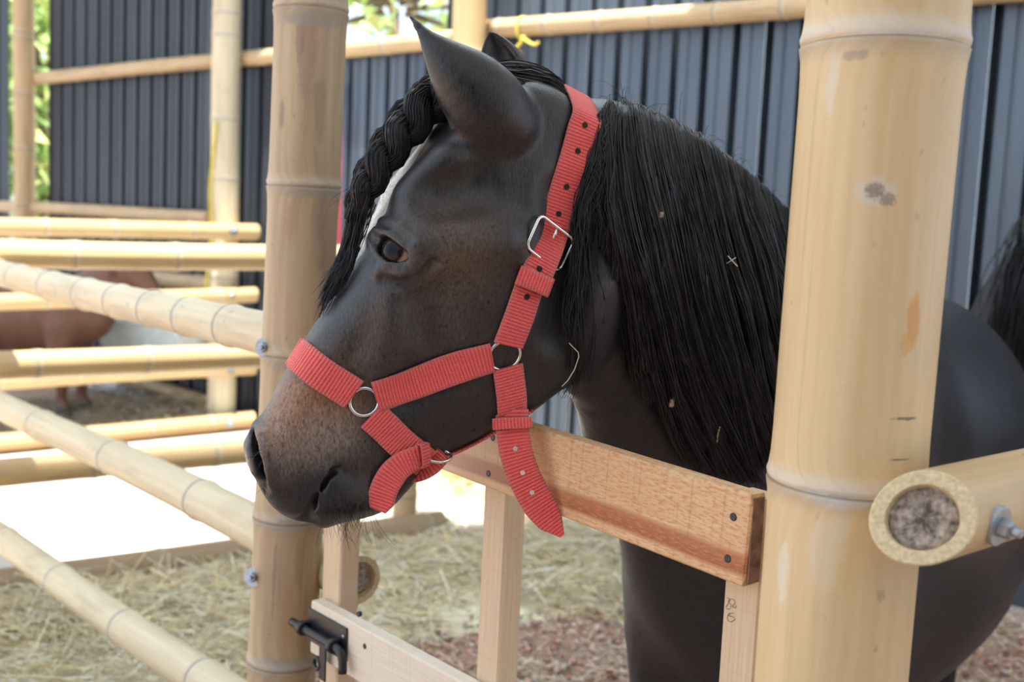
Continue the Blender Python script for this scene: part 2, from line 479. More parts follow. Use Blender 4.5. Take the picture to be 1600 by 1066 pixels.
def sheet(s0, s1, z0, z1, npitch, mat_=None, dep=.075):
    w = (s1 - s0) / npitch; pts = []
    for i in range(npitch):
        a = s0 + i * w
        # broad pan with a shallow middle swage, then a narrow recessed flute
        for f, d in ((0, 0), (.34, 0), (.37, -.006), (.42, -.006), (.45, 0), (.74, 0), (.76, -dep), (.97, -dep), (.99, 0)):
            pts.append((a + f * w, d))
    pts.append((s1, 0))
    V = []
    for z in (z0, z1):
        for (s_, d) in pts: V.append(WP0 + WDIR * s_ + WN * d + ZUP * z)
    n = len(pts); Fc = [(i, i + 1, n + i + 1, n + i) for i in range(n - 1)]
    return mesh('wall_sheet', V, Fc, mat_, walls, smooth=False)
PITCH_M = .155
sL, sW0, sW1, sR = wall_s(76), wall_s(492, 50), wall_s(699, 30), wall_s(1600) - 1.6
RAIL_Z = wall_pt(600, 66)[2]
def fill(s_hi, s_lo, z1, mat_=None):
    tot = abs(s_hi - s_lo); nsh = max(1, round(tot / (PITCH_M * 6))); w = tot / nsh
    for i in range(nsh):
        sheet(s_lo + i * w, s_lo + (i + 1) * w - .001, .015 + .004 * (i % 2), z1, max(1, round(w / PITCH_M)), mat_)
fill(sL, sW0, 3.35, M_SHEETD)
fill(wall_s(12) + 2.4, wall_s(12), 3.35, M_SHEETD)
fill(sW0, sW1, RAIL_Z + .0, M_SHEET)
fill(sW1, sR, 3.35, M_SHEET)
# ---- roofs (outside the view, added and cut to shape the shade below)
def roof_mat(nm, k):
    # translucent roof sheet, made milky to fill the stalls with soft light
    m, nt, b = new_mat(nm)
    tc = N(nt, 'ShaderNodeTexCoord').outputs['Object']; n1 = noise(nt, tc, 2, 3)
    tr = N(nt, 'ShaderNodeBsdfTranslucent'); L(nt, ramp(nt, n1, [(.3, (.60, .66, .72)), (.7, (.68, .74, .80))]).outputs[0], tr.inputs['Color'])
    b.inputs['Base Color'].default_value = (.5, .52, .53, 1)
    mx = N(nt, 'ShaderNodeMixShader'); mx.inputs[0].default_value = k
    L(nt, b.outputs[0], mx.inputs[1]); L(nt, tr.outputs[0], mx.inputs[2]); L(nt, mx.outputs[0], nt.nodes['Material Output'].inputs['Surface'])
    return m
M_ROOF = roof_mat('milky_roof_sheet', .16)
M_FILLSTRIP = roof_mat('light_fill_sheet', .85)
def roof(name, P, z, mat=None):
    P = [np.array([p[0], p[1], z]) for p in P]
    return mesh(name, P, [tuple(range(len(P)))], mat or M_ROOF, smooth=False, kind='structure')
ZR = 3.45
shift = np.array([SUN[0], SUN[1], 0]) / SUN[2] * ZR
shift[2] = 0
GP = at_y(1176, 774, 1.10)                # right end of the gate, top front edge
GN = np.array([-GDIR[1], GDIR[0], 0]); GN = GN if GN @ (CAM - GP) > 0 else -GN    # gate normal, to the camera
e0, e1 = B0 - BDIR * 3.0 + shift + BN * .045, B0 + BDIR * 2.9 + shift + BN * .045
gfl = np.array([GP[0], GP[1], 0])
XL = -1.8
el = e0 + BDIR * ((XL - e0[0]) / BDIR[0])
STW = 1.5
sl0, sl1 = el - BN * STW, e1 - BN * STW
sl0 = sl0 + BDIR * ((XL - sl0[0]) / BDIR[0])
roof('roof_shade_stalls', [np.array([XL, -4.5, 0]), np.array([4.5, -4.5, 0]), gfl - GDIR * 4.5, gfl - GDIR * 4.5 - GN * 3.6, WP0 - WDIR * 1.2 - WN * .3, e1, sl1, sl0], ZR)
roof('roof_fill_strip', [sl0, sl1, e1, el], ZR, M_FILLSTRIP)  # unseen translucent strip, added to throw light on the straw and horse
roof('roof_shade_back', [A0 - ADIR * 3.2 + shift + np.array([0, .32, 0]), A1 + ADIR * .2 + shift + np.array([0, .32, 0]), WP0 + WDIR * (sW0 - .2) + WN * -.4, WP0 + WDIR * (sL + 2.4) + WN * -.4], ZR)

# unseen wall added behind the camera to hold back frontal light
V, Fc = box_mesh([1.2, -3.6, 1.6], [3.6, 0, 0], [0, 0, 1.62], [0, .03, 0], .005)
mesh('wall_light_block', V, Fc, M_SHEET, smooth=False, kind='structure')

# ================================================================== BAMBOO ON THE BACK WALL
def post_px(name, pxt, pyt, pxb, pyb, off, r, zb, zt, nodes_y, mat, label, seed):
    Pt, Pb = wall_pt(pxt, pyt, off), wall_pt(pxb, pyb, off)
    d = (Pt - Pb) / (Pt[2] - Pb[2]); A = Pb + d * (zb - Pb[2]); B = Pb + d * (zt - Pb[2])
    o = bamboo(name, A, B, r, r * .97, [], mat, seed=seed) if not nodes_y else bamboo(name, A, B, r, r * .97, sorted(nodes_px(A, B, nodes_y, 1) + spaced(np.linalg.norm(B - A), .38, seed=seed)[-3:]), mat, seed=seed)
    return tag(o, label, 'post')
post_px('bamboo_post', 735, 20, 727, 320, .15, .083, -.05, 3.45, [85, 330, 560], MB_GOLD, 'tan bamboo wall post standing between the low sheet and the full sheets', 11)
post_px('bamboo_post', 355, 40, 350, 400, .16, .083, -.05, 3.45, [55, 186, 280, 432, 560], MB_PALE, 'pale bamboo wall post with yellow cord hanging down its side', 12)
post_px('bamboo_post', 38, 40, 38, 300, .10, .075, -.05, 3.45, [60, 147, 232, 320], MB_WALL, 'brown bamboo post standing in the bright doorway at the wall end', 13)
def wall_rail(pa, pb, off, r, gap, mat, label, seed, ext=(0, 0), sag=0):
    A, B = wall_pt(*pa, off), wall_pt(*pb, off); d = unit(B - A)
    A, B = A - d * ext[0], B + d * ext[1]
    o = bamboo('bamboo_rail', A, B, r, r, spaced(np.linalg.norm(B - A), gap, seed=seed), mat, seed=seed, sag=sag)
    return tag(o, label, 'rail')
wall_rail((57, 122), (700, 62), .045, .044, .34, MB_WALL, 'bamboo rail high on the dark sheets, ending in the doorway', 21, (0, .05))
wall_rail((766, 47), (1270, 8), .05, .045, .30, MB_WALL, 'bamboo rail with yellow cord tied round it, on the blue sheets', 22, (.12, 2.2))
wall_rail((-60, 318), (330, 340), .05, .042, .33, MB_WALL, 'slim bamboo rail at mid height across the doorway and dark sheets', 23)
wall_rail((150, 424), (345, 445), .05, .048, .33, MB_WALL, 'short bamboo rail on the dark sheets behind the chestnut pony', 24)
wall_rail((190, 588), (345, 638), .05, .05, .33, MB_WALL, 'lowest bamboo rail on the dark sheets above the straw', 25)
# yellow cords
M_CORD = plain('yellow_cord', (.80, .62, .10), .6, 0, 120, .3)
P = [wall_pt(805 + 13 * math.cos(a), 45 + 28 * math.sin(a), .05 + .052 * math.sin(a + .9)) for a in np.linspace(0, 2 * math.pi, 20)]
rc = wall_pt(818, 45, .05); ra = unit(wall_pt(900, 38, .05) - rc)
_, s_, u_ = frame(ra)
loop = [rc + (.050) * (math.cos(a) * s_ + math.sin(a) * u_) + ra * (.006 * math.sin(a * .5)) for a in np.linspace(0, 4 * math.pi, 44)]
t1 = [wall_pt(818, 56, .11), wall_pt(815, 66, .115), wall_pt(808, 74, .11), wall_pt(803, 84, .105), wall_pt(810, 80, .11), wall_pt(814, 92, .10), wall_pt(809, 120, .095), wall_pt(806, 190, .09)]
t2 = [wall_pt(818, 60, .11), wall_pt(826, 66, .115), wall_pt(836, 70, .11), wall_pt(842, 66, .105)]
tag(mesh('yellow_cord', *join([tube(np.array(loop), .0075, 6), tube(catmull(t1, 30), .0085, 6), tube(catmull(t2, 12), .007, 6)]), M_CORD), 'yellow cord knotted round the bamboo rail behind the horse ears', 'cord')
c2 = [wall_pt(338, 190, .25), wall_pt(333, 240, .255), wall_pt(328, 300, .25), wall_pt(330, 360, .25), wall_pt(324, 430, .25), wall_pt(322, 448, .245)]
loop2 = [wall_pt(345 + 24 * math.cos(a), 186 + 3 * math.sin(a), .16 + .088 * math.sin(a)) for a in np.linspace(math.pi, 2.2 * math.pi, 14)]
tag(mesh('yellow_cord', *join([tube(catmull(c2, 40), .0085, 6)]), M_CORD), 'yellow cord hanging straight down beside the pale bamboo wall post', 'cord')
# thin red rod by the low sheet
M_RED = plain('dark_red_paint', (.30, .02, .035), .5, 0, 40, .2)
rb = wall_pt(527, 640, .12); rt = wall_pt(532, 130, .03)
rb = rb + (rb - rt) / (rt[2] - rb[2]) * (rb[2] - .0)
tag(mesh('red_rod', *tube(np.array([rb, (rb + rt) / 2, rt]), .011, 8), M_RED), 'thin dark red rod leaning on the low blue sheet', 'rod')

MB_LOG = bamboo_mat('bamboo_brown', (.30, .205, .115), (.40, .29, .17), (.22, .15, .09), .6, .5, .25)
# ================================================================== INNER FENCES
def fence(name, label, A, B, heights, radii, gaps, mat, post_at, post_r, seed, ends=(None, None), bolts=(), pad=.09):
    root = empty(name); tag(root, label, 'fence')
    d = unit(B - A); nrm = np.array([d[1], -d[0], 0]); nrm = nrm if nrm @ (CAM - A) > 0 else -nrm
    for k, (h, r, g) in enumerate(zip(heights, radii, gaps)):
        a, b = A + ZUP * h[0], B + ZUP * h[1]
        o = bamboo('rail', a, b, r, r, spaced(np.linalg.norm(b - a), g, seed=seed + k, jit=.15), MB_LOG if r > .065 else mat, root, seed=seed + k, ends=ends, wob=.006)
        for q in bolts:
            bolt(A + d * q + ZUP * (h[0] * (1 - q / np.linalg.norm(B - A)) + h[1] * q / np.linalg.norm(B - A)) + nrm * (r + .001), nrm, o, .013)
    for q in post_at:
        c = A + d * q - nrm * pad
        bamboo('post', c - ZUP * .05, c + ZUP * 1.32, post_r, post_r * .97, spaced(1.4, .36, seed=seed + 9), MB_WALL, root, seed=seed + 20)
    return root
def height_at(px, py, A, d):
    n = np.array([d[1], -d[0], 0]); return at_plane(px, py, A, n)[2]
# fence A: far side of the lane, its rails run past the pale wall post
AF0, AF1 = A0 - ADIR * 1.4, A0 + ADIR * (np.linalg.norm(A1 - A0))
nA = np.array([ADIR[1], -ADIR[0], 0])
endA = at_plane(400, 362, A0, nA); LA = float((endA - A0) @ ADIR)
hA = []
for (yl, yr) in ((357, 361), (474, 459), (595, 573), (691, 655)):
    zl, zr = height_at(0, yl, A0, ADIR), height_at(400, yr, A0, ADIR); sl = (zr - zl) / (LA)
    hA.append((zl - sl * 1.4, zr))
fence('bamboo_fence', 'far bamboo fence of four slim rails ending past the pale wall post', AF0, A0 + ADIR * LA, hA, [.048, .045, .05, .052], [.42, .44, .37, .4], MB_GOLD, [.3], .06, 40, (None, 'open'), bolts=(LA + 1.4 - .17,))
# fence B: near side of the lane, lit from above
LB = float((at_plane(690, 780, B0, np.array([BDIR[1], -BDIR[0], 0])) - B0) @ BDIR)
hB = []
for (yl, yr) in ((394, 401), (573, 553), (741, 702), (920, 866)):
    zl, zr = height_at(0, yl, B0, BDIR), height_at(400, yr, B0, BDIR); sl = (zr - zl) / np.linalg.norm(B1 - B0)
    hB.append((zl - sl * 1.6, zl + sl * LB))
BF0 = B0 - BDIR * 1.6
fence('bamboo_fence', 'middle bamboo fence of four golden rails along the bright lane', BF0, B0 + BDIR * LB, hB, [.047, .046, .047, .070], [.33, .36, .4, .38], MB_GOLD, [.25, 1.6 + LB - .12], .05, 60, (None, None), pad=.1)

# ================================================================== FRONT FENCE (left post and rails)
POST_Y = 1.86
pb_, pt_ = at_y(441, 1066, POST_Y), at_y(486, 0, POST_Y)
dpo = (pt_ - pb_) / (pt_[2] - pb_[2])
LP_A, LP_B = pb_ + dpo * (-.05 - pb_[2]), pb_ + dpo * (2.6 - pb_[2])
ff = empty('bamboo_fence'); tag(ff, 'front bamboo fence: weathered post with pale rails bolted to it', 'fence')
r_lp = 55 * POST_Y / FPX
def post_uv(px, py, A, B, r):
    """texture place of a pixel on a post"""
    t, s_, u_ = frame(B - A); d = ray(px, py)
    for q in np.arange(.7, 2.4, .001):
        p = CAM + d * q; v = p - A; x = v @ t; w = v - x * t
        if np.linalg.norm(w) < r:
            return (math.atan2(w @ u_, w @ s_) % (2 * math.pi)) * r, float(x)
def post_marks(lst, A, B, r, K_):
    out = []
    for (x, y, rx, ry, c, amt, sc) in lst:
        h = post_uv(x, y, A, B, r)
        if h: out.append((h[0], h[1], rx * K_, ry * K_, c, amt, sc))
    return out
BR, GY, PK_ = (.22, .135, .095), (.30, .26, .21), (.34, .21, .155)
MKL = post_marks(((482, 110, 16, 90, PK_, .7, 40), (470, 60, 8, 40, BR, .55, 60), (450, 90, 5, 60, (.52, .40, .26), .5, 60), (440, 180, 7, 26, BR, .6, 70), (500, 170, 10, 60, BR, .4, 50), (484, 30, 60, 12, GY, .8, 60), (470, 300, 60, 10, GY, .65, 60), (455, 345, 14, 40, PK_, .5, 50), (500, 360, 14, 70, BR, .45, 45), (475, 420, 30, 80, (.44, .33, .20), .5, 25), (470, 575, 60, 14, GY, .7, 60), (450, 820, 60, 14, GY, .75, 70), (440, 815, 22, 5, (.12, .09, .07), .7, 90), (430, 900, 4, 70, BR, .5, 60), (450, 960, 12, 60, (.42, .24, .11), .5, 40), (440, 1040, 60, 12, GY, .85, 50), (470, 870, 9, 70, BR, .35, 50)), LP_A, LP_B, r_lp, POST_Y / FPX)
MB_POST = bamboo_mat('bamboo_weathered', (.36, .255, .145), (.50, .37, .22), (.30, .20, .14), .7, .45, .3, MKL)
bamboo('post', LP_A, LP_B, r_lp, r_lp * .985, sorted(nodes_px(LP_A, LP_B, [1030, 806, 553, 292, 18], 1) + [.12, .33]), MB_POST, ff, n=40, seed=3, wob=.002)
# rails pass behind the post; depth follows the fence line GDIR through the post
c_post = (pb_ + pt_) / 2; c_post[2] = 0
r_c = .043
FC0 = c_post + (-GN) * (r_lp * .55 + r_c)      # behind the post
nC = GN
for k, (ya, xb, yb, pxn, rr_, ex) in enumerate(((426, 400, 520, [30, 80, 135, 187, 243, 300, 366], .0405, .10), (631, 400, 826, [67, 178, 316, 470], .0425, .105), (842, 330, 1068, [7, 95, 200, 320], .0425, .10), (1052, 50, 1086, [30, 200], .0425, .10))):
    Pl, Pr = at_plane(0, ya, FC0, nC), at_plane(xb, yb, FC0, nC)
    d = unit(Pr - Pl)
    e = c_post + GDIR * (-ex)
    tR = float((e - Pl) @ GDIR) / float(d @ GDIR)
    Bp = Pl + d * tR; Ap = Pl - d * 1.5
    nds = nodes_px(Ap, Bp, pxn, 0); gap = (nds[-1] - nds[0]) / max(1, len(nds) - 1)
    x = nds[0] - gap
    while x > .05: nds.append(x); x -= gap
    o = bamboo('rail', Ap, Bp, rr_ * .97, rr_, sorted(nds), MB_PALE, ff, n=36, seed=80 + k, ends=(None, 'open'), wob=.004)
    if k < 3:
        pyb = (543, 902, 1250)[k]; pxb = (414, 397, 380)[k]
        bc = at_y(pxb, pyb, POST_Y - .035)
        bolt(bc, unit(GN * .55 + unit(CAM - bc) * .8), o, .0082)

# ================================================================== RIGHT POST and the rail bolted to it
RP_Y = 1.03
pb_, pt_ = at_y(1300, 1066, RP_Y), at_y(1386, 0, RP_Y)
dpo = (pt_ - pb_) / (pt_[2] - pb_[2])
RP_A, RP_B = pb_ + dpo * (-.05 - pb_[2]), pb_ + dpo * (2.6 - pb_[2])
r_rp = 122 * RP_Y / FPX
MK = post_marks(((1432, 500, 15, 42, (.60, .27, .045), .75, 60), (1420, 540, 10, 20, (.62, .30, .06), .6, 80), (1375, 300, 34, 24, (.62, .58, .52), .55, 120), (1372, 298, 16, 14, (.24, .19, .165), .85, 600), (1392, 312, 14, 12, (.26, .21, .18), .8, 600),
                                  (1420, 655, 26, 3.2, (.09, .08, .07), .85, 200), (1410, 719, 22, 1.3, (.07, .055, .04), .9, 90), (1270, 240, 4, 260, (.50, .38, .19), .5, 70), (1262, 560, 3, 250, (.47, .38, .22), .55, 60), (1300, 130, 14, 60, (.66, .60, .50), .5, 60), (1228, 900, 14, 60, (.68, .64, .55), .6, 70), (1240, 960, 3, 130, (.50, .43, .30), .5, 50),
                                  (1300, 780, 60, 16, (.70, .67, .62), .75, 110), (1370, 784, 34, 13, (.66, .62, .58), .7, 120), (1290, 768, 70, 5, (.26, .23, .20), .6, 90), (1400, 50, 90, 7, (.72, .68, .60), .6, 120), (1330, 86, 22, 9, (.34, .28, .22), .7, 130), (1350, 840, 40, 120, (.72, .50, .24), .35, 30), (1300, 860, 30, 90, (.70, .62, .48), .35, 40)), RP_A, RP_B, r_rp, RP_Y / FPX)
MB_GATEPOST = bamboo_mat('bamboo_gate_post', (.59, .42, .215), (.69, .525, .30), (.64, .47, .26), .4, .36, .75, MK)
post_r = bamboo('gate_post', RP_A, RP_B, r_rp * .985, r_rp * 1.0, sorted(nodes_px(RP_A, RP_B, [752, 74], 1) + [.2, .5, 1.95, 2.3]), MB_GATEPOST, n=64, seed=5, wob=.0015)
tag(post_r, 'thick yellow bamboo post that the wooden gate hangs beside', 'post')
RAIL_D = hdir(2840, 430)
ec = at_y(1442, 811, .895)
rr_ = 74 * .895 / FPX
CUTN = unit(ec - CAM + np.array([.10, 0, -.12]))
re_ = ec + RAIL_D * 1.6
re_ = np.array([re_[0], re_[1], ec[2] - .0])
rail_r = bamboo('bamboo_rail', ec, re_, rr_, rr_, [.36, .72, 1.1, 1.45], MB_GOLD, n=48, seed=6, ends=('open', None), wob=.001, wall=.68, cut=CUTN)
tag(rail_r, 'bamboo rail with a sawn hollow end bolted to the thick yellow post', 'rail')
def line_surface(px, py, A, d, r):
    best = None
    dd = ray(px, py)
    for s in np.linspace(.5, 2.5, 4000):
        p = CAM + dd * s; v = p - A; v = v - (v @ d) * d
        if np.linalg.norm(v) < r: return p, unit(v)
    return None
hit = line_surface(1560, 822, ec, RAIL_D, rr_ * 1.01)
if hit: bolt(hit[0], hit[1], rail_r, .0085)

pq = re_ - RAIL_D * .06 + np.array([RAIL_D[1], -RAIL_D[0], 0]) * -.12
tag(bamboo('bamboo_post', np.array([pq[0], pq[1], -.05]), np.array([pq[0], pq[1], 2.3]), .065, .063, spaced(2.3, .36, seed=33), MB_WALL, seed=33), 'bamboo post holding the far end of the sawn divider rail', 'post')
# ================================================================== GATE
def wood_mat(name, ca, cb, red, redamt, marks=.25):
    """UV in metres: u along the grain, v across"""
    m, nt, b = new_mat(name)
    uv = N(nt, 'ShaderNodeUVMap').outputs[0]
    grain = noise(nt, mapping(nt, uv, (9, 260, 1)), 1.0, 4, .6, .3)
    flecks = noise(nt, mapping(nt, uv, (95, 420, 1)), 1.0, 3, .6)
    big = noise(nt, mapping(nt, uv, (2.2, 9, 1)), 1.0, 3, .5, .4)
    saw = noise(nt, mapping(nt, uv, (230, 3, 1)), 1.0, 2, .5)
    c = mixc(nt, ramp(nt, grain, [(.3, (0, 0, 0)), (.7, (1, 1, 1))]).outputs[0], ca, cb)
    if redamt:
        sep = N(nt, 'ShaderNodeSeparateXYZ'); L(nt, uv, sep.inputs[0])
        # heartwood band low on the board, wandering a little, and flecks over the right part
        vv = math_n(nt, 'ADD', sep.outputs[1], math_n(nt, 'MULTIPLY', math_n(nt, 'SUBTRACT', big, .5), .025))
        band = ramp(nt, math_n(nt, 'MULTIPLY', vv, 11.0), [(.14, (0, 0, 0)), (.20, (redamt,) * 3), (.38, (redamt * .85,) * 3), (.47, (0, 0, 0))]).outputs[0]
        c = mixc(nt, band, c, red)
        rt = ramp(nt, sep.outputs[0], [(.0, (1, 1, 1)), (.34, (.75,) * 3), (.42, (.0,) * 3)]).outputs[0]
        fl = ramp(nt, flecks, [(.48, (0, 0, 0)), (.62, (.8,) * 3)]).outputs[0]
        c = mixc(nt, mixc(nt, 1.0, fl, rt, 'MULTIPLY'), c, (.56, .22, .085))
        c = mixc(nt, ramp(nt, sep.outputs[0], [(.34, (0, 0, 0)), (.5, (.55,) * 3)]).outputs[0], c, (.62, .46, .36))
    c = mixc(nt, ramp(nt, saw, [(.55, (0, 0, 0)), (.8, (marks,) * 3)]).outputs[0], c, tuple(x * .45 for x in ca))
    L(nt, c, b.inputs['Base Color']); inp(b, Roughness=.7)
    bump(nt, math_n(nt, 'ADD', saw, grain), b, .22, .001)
    return m
M_PLANK = wood_mat('gate_plank_wood', (.60, .36, .18), (.72, .50, .29), (.33, .09, .035), .95, .45)
M_PALEW = wood_mat('pale_plank_wood', (.66, .55, .42), (.76, .66, .53), (.5, .3, .2), 0, .2)
M_STILE = wood_mat('stile_wood', (.58, .42, .26), (.68, .52, .35), (.5, .3, .2), 0, .2)
M_ENDG = plain('dark_end_grain', (.20, .115, .07), .8, 0, 60, .5, .3, .4)
gate = empty('wooden_gate'); tag(gate, 'wooden plank gate with black sliding bolt, hung between bamboo posts', 'gate')
GP0 = np.array([GP[0], GP[1], 0.0])
def gp(px, py, off=0.0):
    """pixel -> gate coordinates (g along, z) on the front plane shifted off towards the camera"""
    p = at_plane(px, py, GP0 + GN * off, GN); return float((p - GP0) @ GDIR), float(p[2])
def gw(g, z, n): return GP0 + GDIR * g + ZUP * z + GN * n
def board(name, g0, g1, z0, z1, th, n0, mat, parent, along='g', bev=.0025, tilt=(0, 0)):
    """board whose back lies n0 behind the gate front plane; tilt = z change at g0,g1"""
    c0 = gw(g0, (z0 + z1) / 2 + tilt[0], n0 + th / 2); c1 = gw(g1, (z0 + z1) / 2 + tilt[1], n0 + th / 2)
    ax = (c1 - c0) / 2; up = unit(ZUP - (ZUP @ unit(ax)) * unit(ax)) if along == 'g' else ZUP
    V, Fc = box_mesh((c0 + c1) / 2, ax, up * (z1 - z0) / 2, GN * th / 2, bev)
    o = mesh(name, V, Fc, mat, parent, smooth=False)
    uvl = o.data.uv_layers.new(name='UVMap')
    for lp in o.data.loops:
        v = V[lp.vertex_index] - c0
        gg, zz, nn = float(v @ unit(ax)), float(v @ up) + (z1 - z0) / 2, float(v @ GN)
        uvl.data[lp.index].uv = (gg + nn * .2, zz + nn * .5) if along == 'g' else (zz + nn * .1, gg + nn * .7)
    return o
g_r, z_tr = gp(1174, 774); _, z_br = gp(1165, 913)
g_m, z_tm = gp(843, 671); _, z_bm = gp(843, 800)
slope_t = (z_tm - z_tr) / (g_m - g_r); hgt = ((z_tr - z_br) + (z_tm - z_bm)) / 2
g_l = gp(500, 860)[0]
tilt_l = slope_t * (g_l - g_r)
TH = .024
top_pl = board('plank', g_r, g_l, z_tr - hgt, z_tr, TH, -TH, M_PLANK, gate, tilt=(0, tilt_l))
V, Fc = box_mesh(gw(g_r - .0008, z_tr - hgt / 2, -TH / 2), GDIR * .0008, ZUP * (hgt / 2 - .004), GN * (TH / 2 - .003))
mesh('end_grain', V, Fc, M_ENDG, top_pl, smooth=False)
def screw(px, py, parent, off=0.0):
    p = at_plane(px, py, GP0 + GN * off, GN)
    V, Fc = disc_stack(p, GN, [(-.004, .0042), (.0004, .0044), (.0009, .0040), (.0006, .0022), (.0003, .0010)], 14)
    return mesh('screw', V, Fc, M_BLACKMETAL, parent)
for q in ((1146, 808), (1137, 873), (763, 740), (770, 684)): screw(*q, top_pl)
# lower plank, with its left end by the post
g_ll, z_ll = gp(486, 938); g_lr, z_lr = gp(716, 1063)
g2 = g_r + .01
sl = (z_lr - z_ll) / (g_lr - g_ll); zr = z_ll + sl * (g2 - g_ll)
low_h = .088
low_pl = board('plank', g2, g_ll, zr - low_h, zr, TH, -TH, M_PALEW, gate, tilt=(0, z_ll - zr))
# lowest plank, below the view
board('plank', g2, g_ll, .12, .21, TH, -TH, M_PALEW, gate)
# upright stiles behind the planks
def stile(px0, px1, py, ztop, label=None):
    a, b = gp(px0, py, -TH)[0], gp(px1, py, -TH)[0]; a, b = min(a, b), max(a, b)
    return board('stile', a, b, .05, ztop, .036, -TH - .0365, M_STILE, gate, along='z')
st_l = stile(504, 532, 870, z_tr + tilt_l - .005)
st_m = stile(752, 787, 850, z_tm - .005)
st_r = stile(1128, 1184, 960, z_tr - .008)
for q in ((560, 960), (570, 1010)): screw(*q, low_pl)
# pencilled numerals on the right stile
M_PENCIL = plain('pencil_mark', (.22, .20, .19), .8)
def scrib(pts, parent):
    P = np.array([at_plane(x, y, GP0 + GN * (-TH + .0004), GN) for x, y in catmull(pts, 40)])
    mesh('pencil_mark', *tube(P, .0003, 4), M_PENCIL, parent)
scrib([(1136, 934), (1140, 938), (1137, 944), (1134, 950), (1140, 952), (1142, 945), (1137, 940), (1144, 936), (1148, 942), (1144, 948), (1150, 950), (1149, 946)], st_r)
scrib([(1146, 958), (1139, 960), (1136, 967), (1141, 972), (1148, 968), (1144, 964), (1137, 962), (1140, 958)], st_r)
# sliding bolt
latch_p = lambda px, py, off=.0: at_plane(px, py, GP0 + GN * off, GN)
lg0, lz0 = gp(486, 957); lg1, lz1 = gp(543, 995)
pc = (latch_p(486, 957) + latch_p(541, 985)) / 2
# plate in gate coordinates, parallel to the plank
ga, gb = gp(484, 970)[0], gp(544, 1000)[0]; zc = gp(515, 992)[1]
dpl = unit(gw(ga, sl * ga, 0) - gw(gb, sl * gb, 0))
pc = gw((ga + gb) / 2, zc, .0018)
pup = np.cross(GN, dpl); pup = pup if pup[2] > 0 else -pup
hl = abs(ga - gb) / 2
latch = mesh('latch', *box_mesh(pc, dpl * hl, pup * .027, GN * .0018, .001), M_BLACKMETAL, gate, smooth=False)
bc0 = pc + GN * .013 - pup * .004
bar = [bc0 + dpl * (hl + .032), bc0 + dpl * hl, bc0, bc0 - dpl * (hl - .012), bc0 - dpl * (hl + .002) - pup * .004, bc0 - dpl * (hl + .009) - pup * .016, bc0 - dpl * (hl + .010) - pup * .034]
mesh('bolt_bar', *tube(catmull(bar, 30), .0068, 12), M_BLACKMETAL, latch)
for q in (hl - .004, -(hl - .020)):
    c = bc0 + dpl * q
    mesh('collar', *disc_stack(c - dpl * .006, dpl, [(0, .0072), (0, .0112), (.002, .012), (.010, .012), (.012, .0112), (.012, .0072)], 20), M_BLACKMETAL, latch)
    mesh('collar_foot', *box_mesh(c - GN * .006, dpl * .006, pup * .010, GN * .006, .001), M_BLACKMETAL, latch, smooth=False)
hc = bc0 - pup * .034 - dpl * .004 - GN * .003
mesh('hasp_tab', *box_mesh(hc - GN * .0, dpl * .0095, pup * .034, GN * .0016, .0008), M_BLACKMETAL, latch, smooth=False)
mesh('hasp_eye', *ring_mesh(hc - pup * .012 + dpl * .017, dpl * .0095, pup * .0095, .0036, n=24), M_BLACKMETAL, latch)
mesh('latch_screw', *disc_stack(pc - dpl * (hl - .008) + pup * .012, GN, [(0, .003), (.003, .003), (.0035, .002)], 10), M_STEEL, latch)
# ================================================================== HORSE: implicit surface -> one continuous mesh
def smin(a, b, k):
    h = np.clip(.5 + .5 * (b - a) / k, 0, 1); return b * (1 - h) + a * h - k * h * (1 - h)
def smax(a, b, k): return -smin(-a, -b, k)
def sd_caps(p, P, r):
    """chain of round capsules"""
    P = np.asarray(P, float); r = np.broadcast_to(np.asarray(r, float), (len(P),)); out = None
    for i in range(len(P) - 1):
        ab = P[i + 1] - P[i]; t = np.clip(((p - P[i]) @ ab) / (ab @ ab), 0, 1)
        d = np.linalg.norm(p - P[i] - t[..., None] * ab, axis=-1) - (r[i] + (r[i + 1] - r[i]) * t)
        out = d if out is None else np.minimum(out, d)
    return out
def sd_ell(p, c, axes, rad):
    q = (p - np.asarray(c)) @ np.asarray(axes, float).T
    rad = np.asarray(rad, float); k = np.linalg.norm(q / rad, axis=-1)
    return (k - 1) * rad.min()
def sd_chain(p, C, Vup, a, b, k=.05, n_res=0):
    """elliptical generalised cylinder: centres C, up vectors, half sizes a (up), b (lateral); sections may be oblique"""
    C = np.asarray(C, float); Vup = np.asarray(Vup, float); a = np.asarray(a, float); b = np.asarray(b, float)
    if n_res:
        R = catmull(np.hstack([C, Vup * .3, a[:, None], b[:, None]]), n_res); C, Vup, a, b = R[:, :3], R[:, 3:6], R[:, 6], R[:, 7]
    out = None; last = len(C) - 2
    for i in range(len(C) - 1):
        ab = C[i + 1] - C[i]; tn = unit(ab)
        v = unit(Vup[i] + Vup[i + 1]); n = unit(np.cross(tn, v)); w = np.cross(v, n)
        t = np.clip(((p - C[i]) @ w) / (ab @ w), 0, 1)
        r = p - C[i] - t[..., None] * ab
        av, bv = a[i] + (a[i + 1] - a[i]) * t, b[i] + (b[i + 1] - b[i]) * t
        mn = np.minimum(av, bv)
        q = np.sqrt(((r @ v) / av) ** 2 + ((r @ n) / bv) ** 2 + ((r @ w) / mn) ** 2)
        d = (q - 1) * mn
        out = d if out is None else (smin(out, d, k) if k > 0 else np.minimum(out, d))
    return out
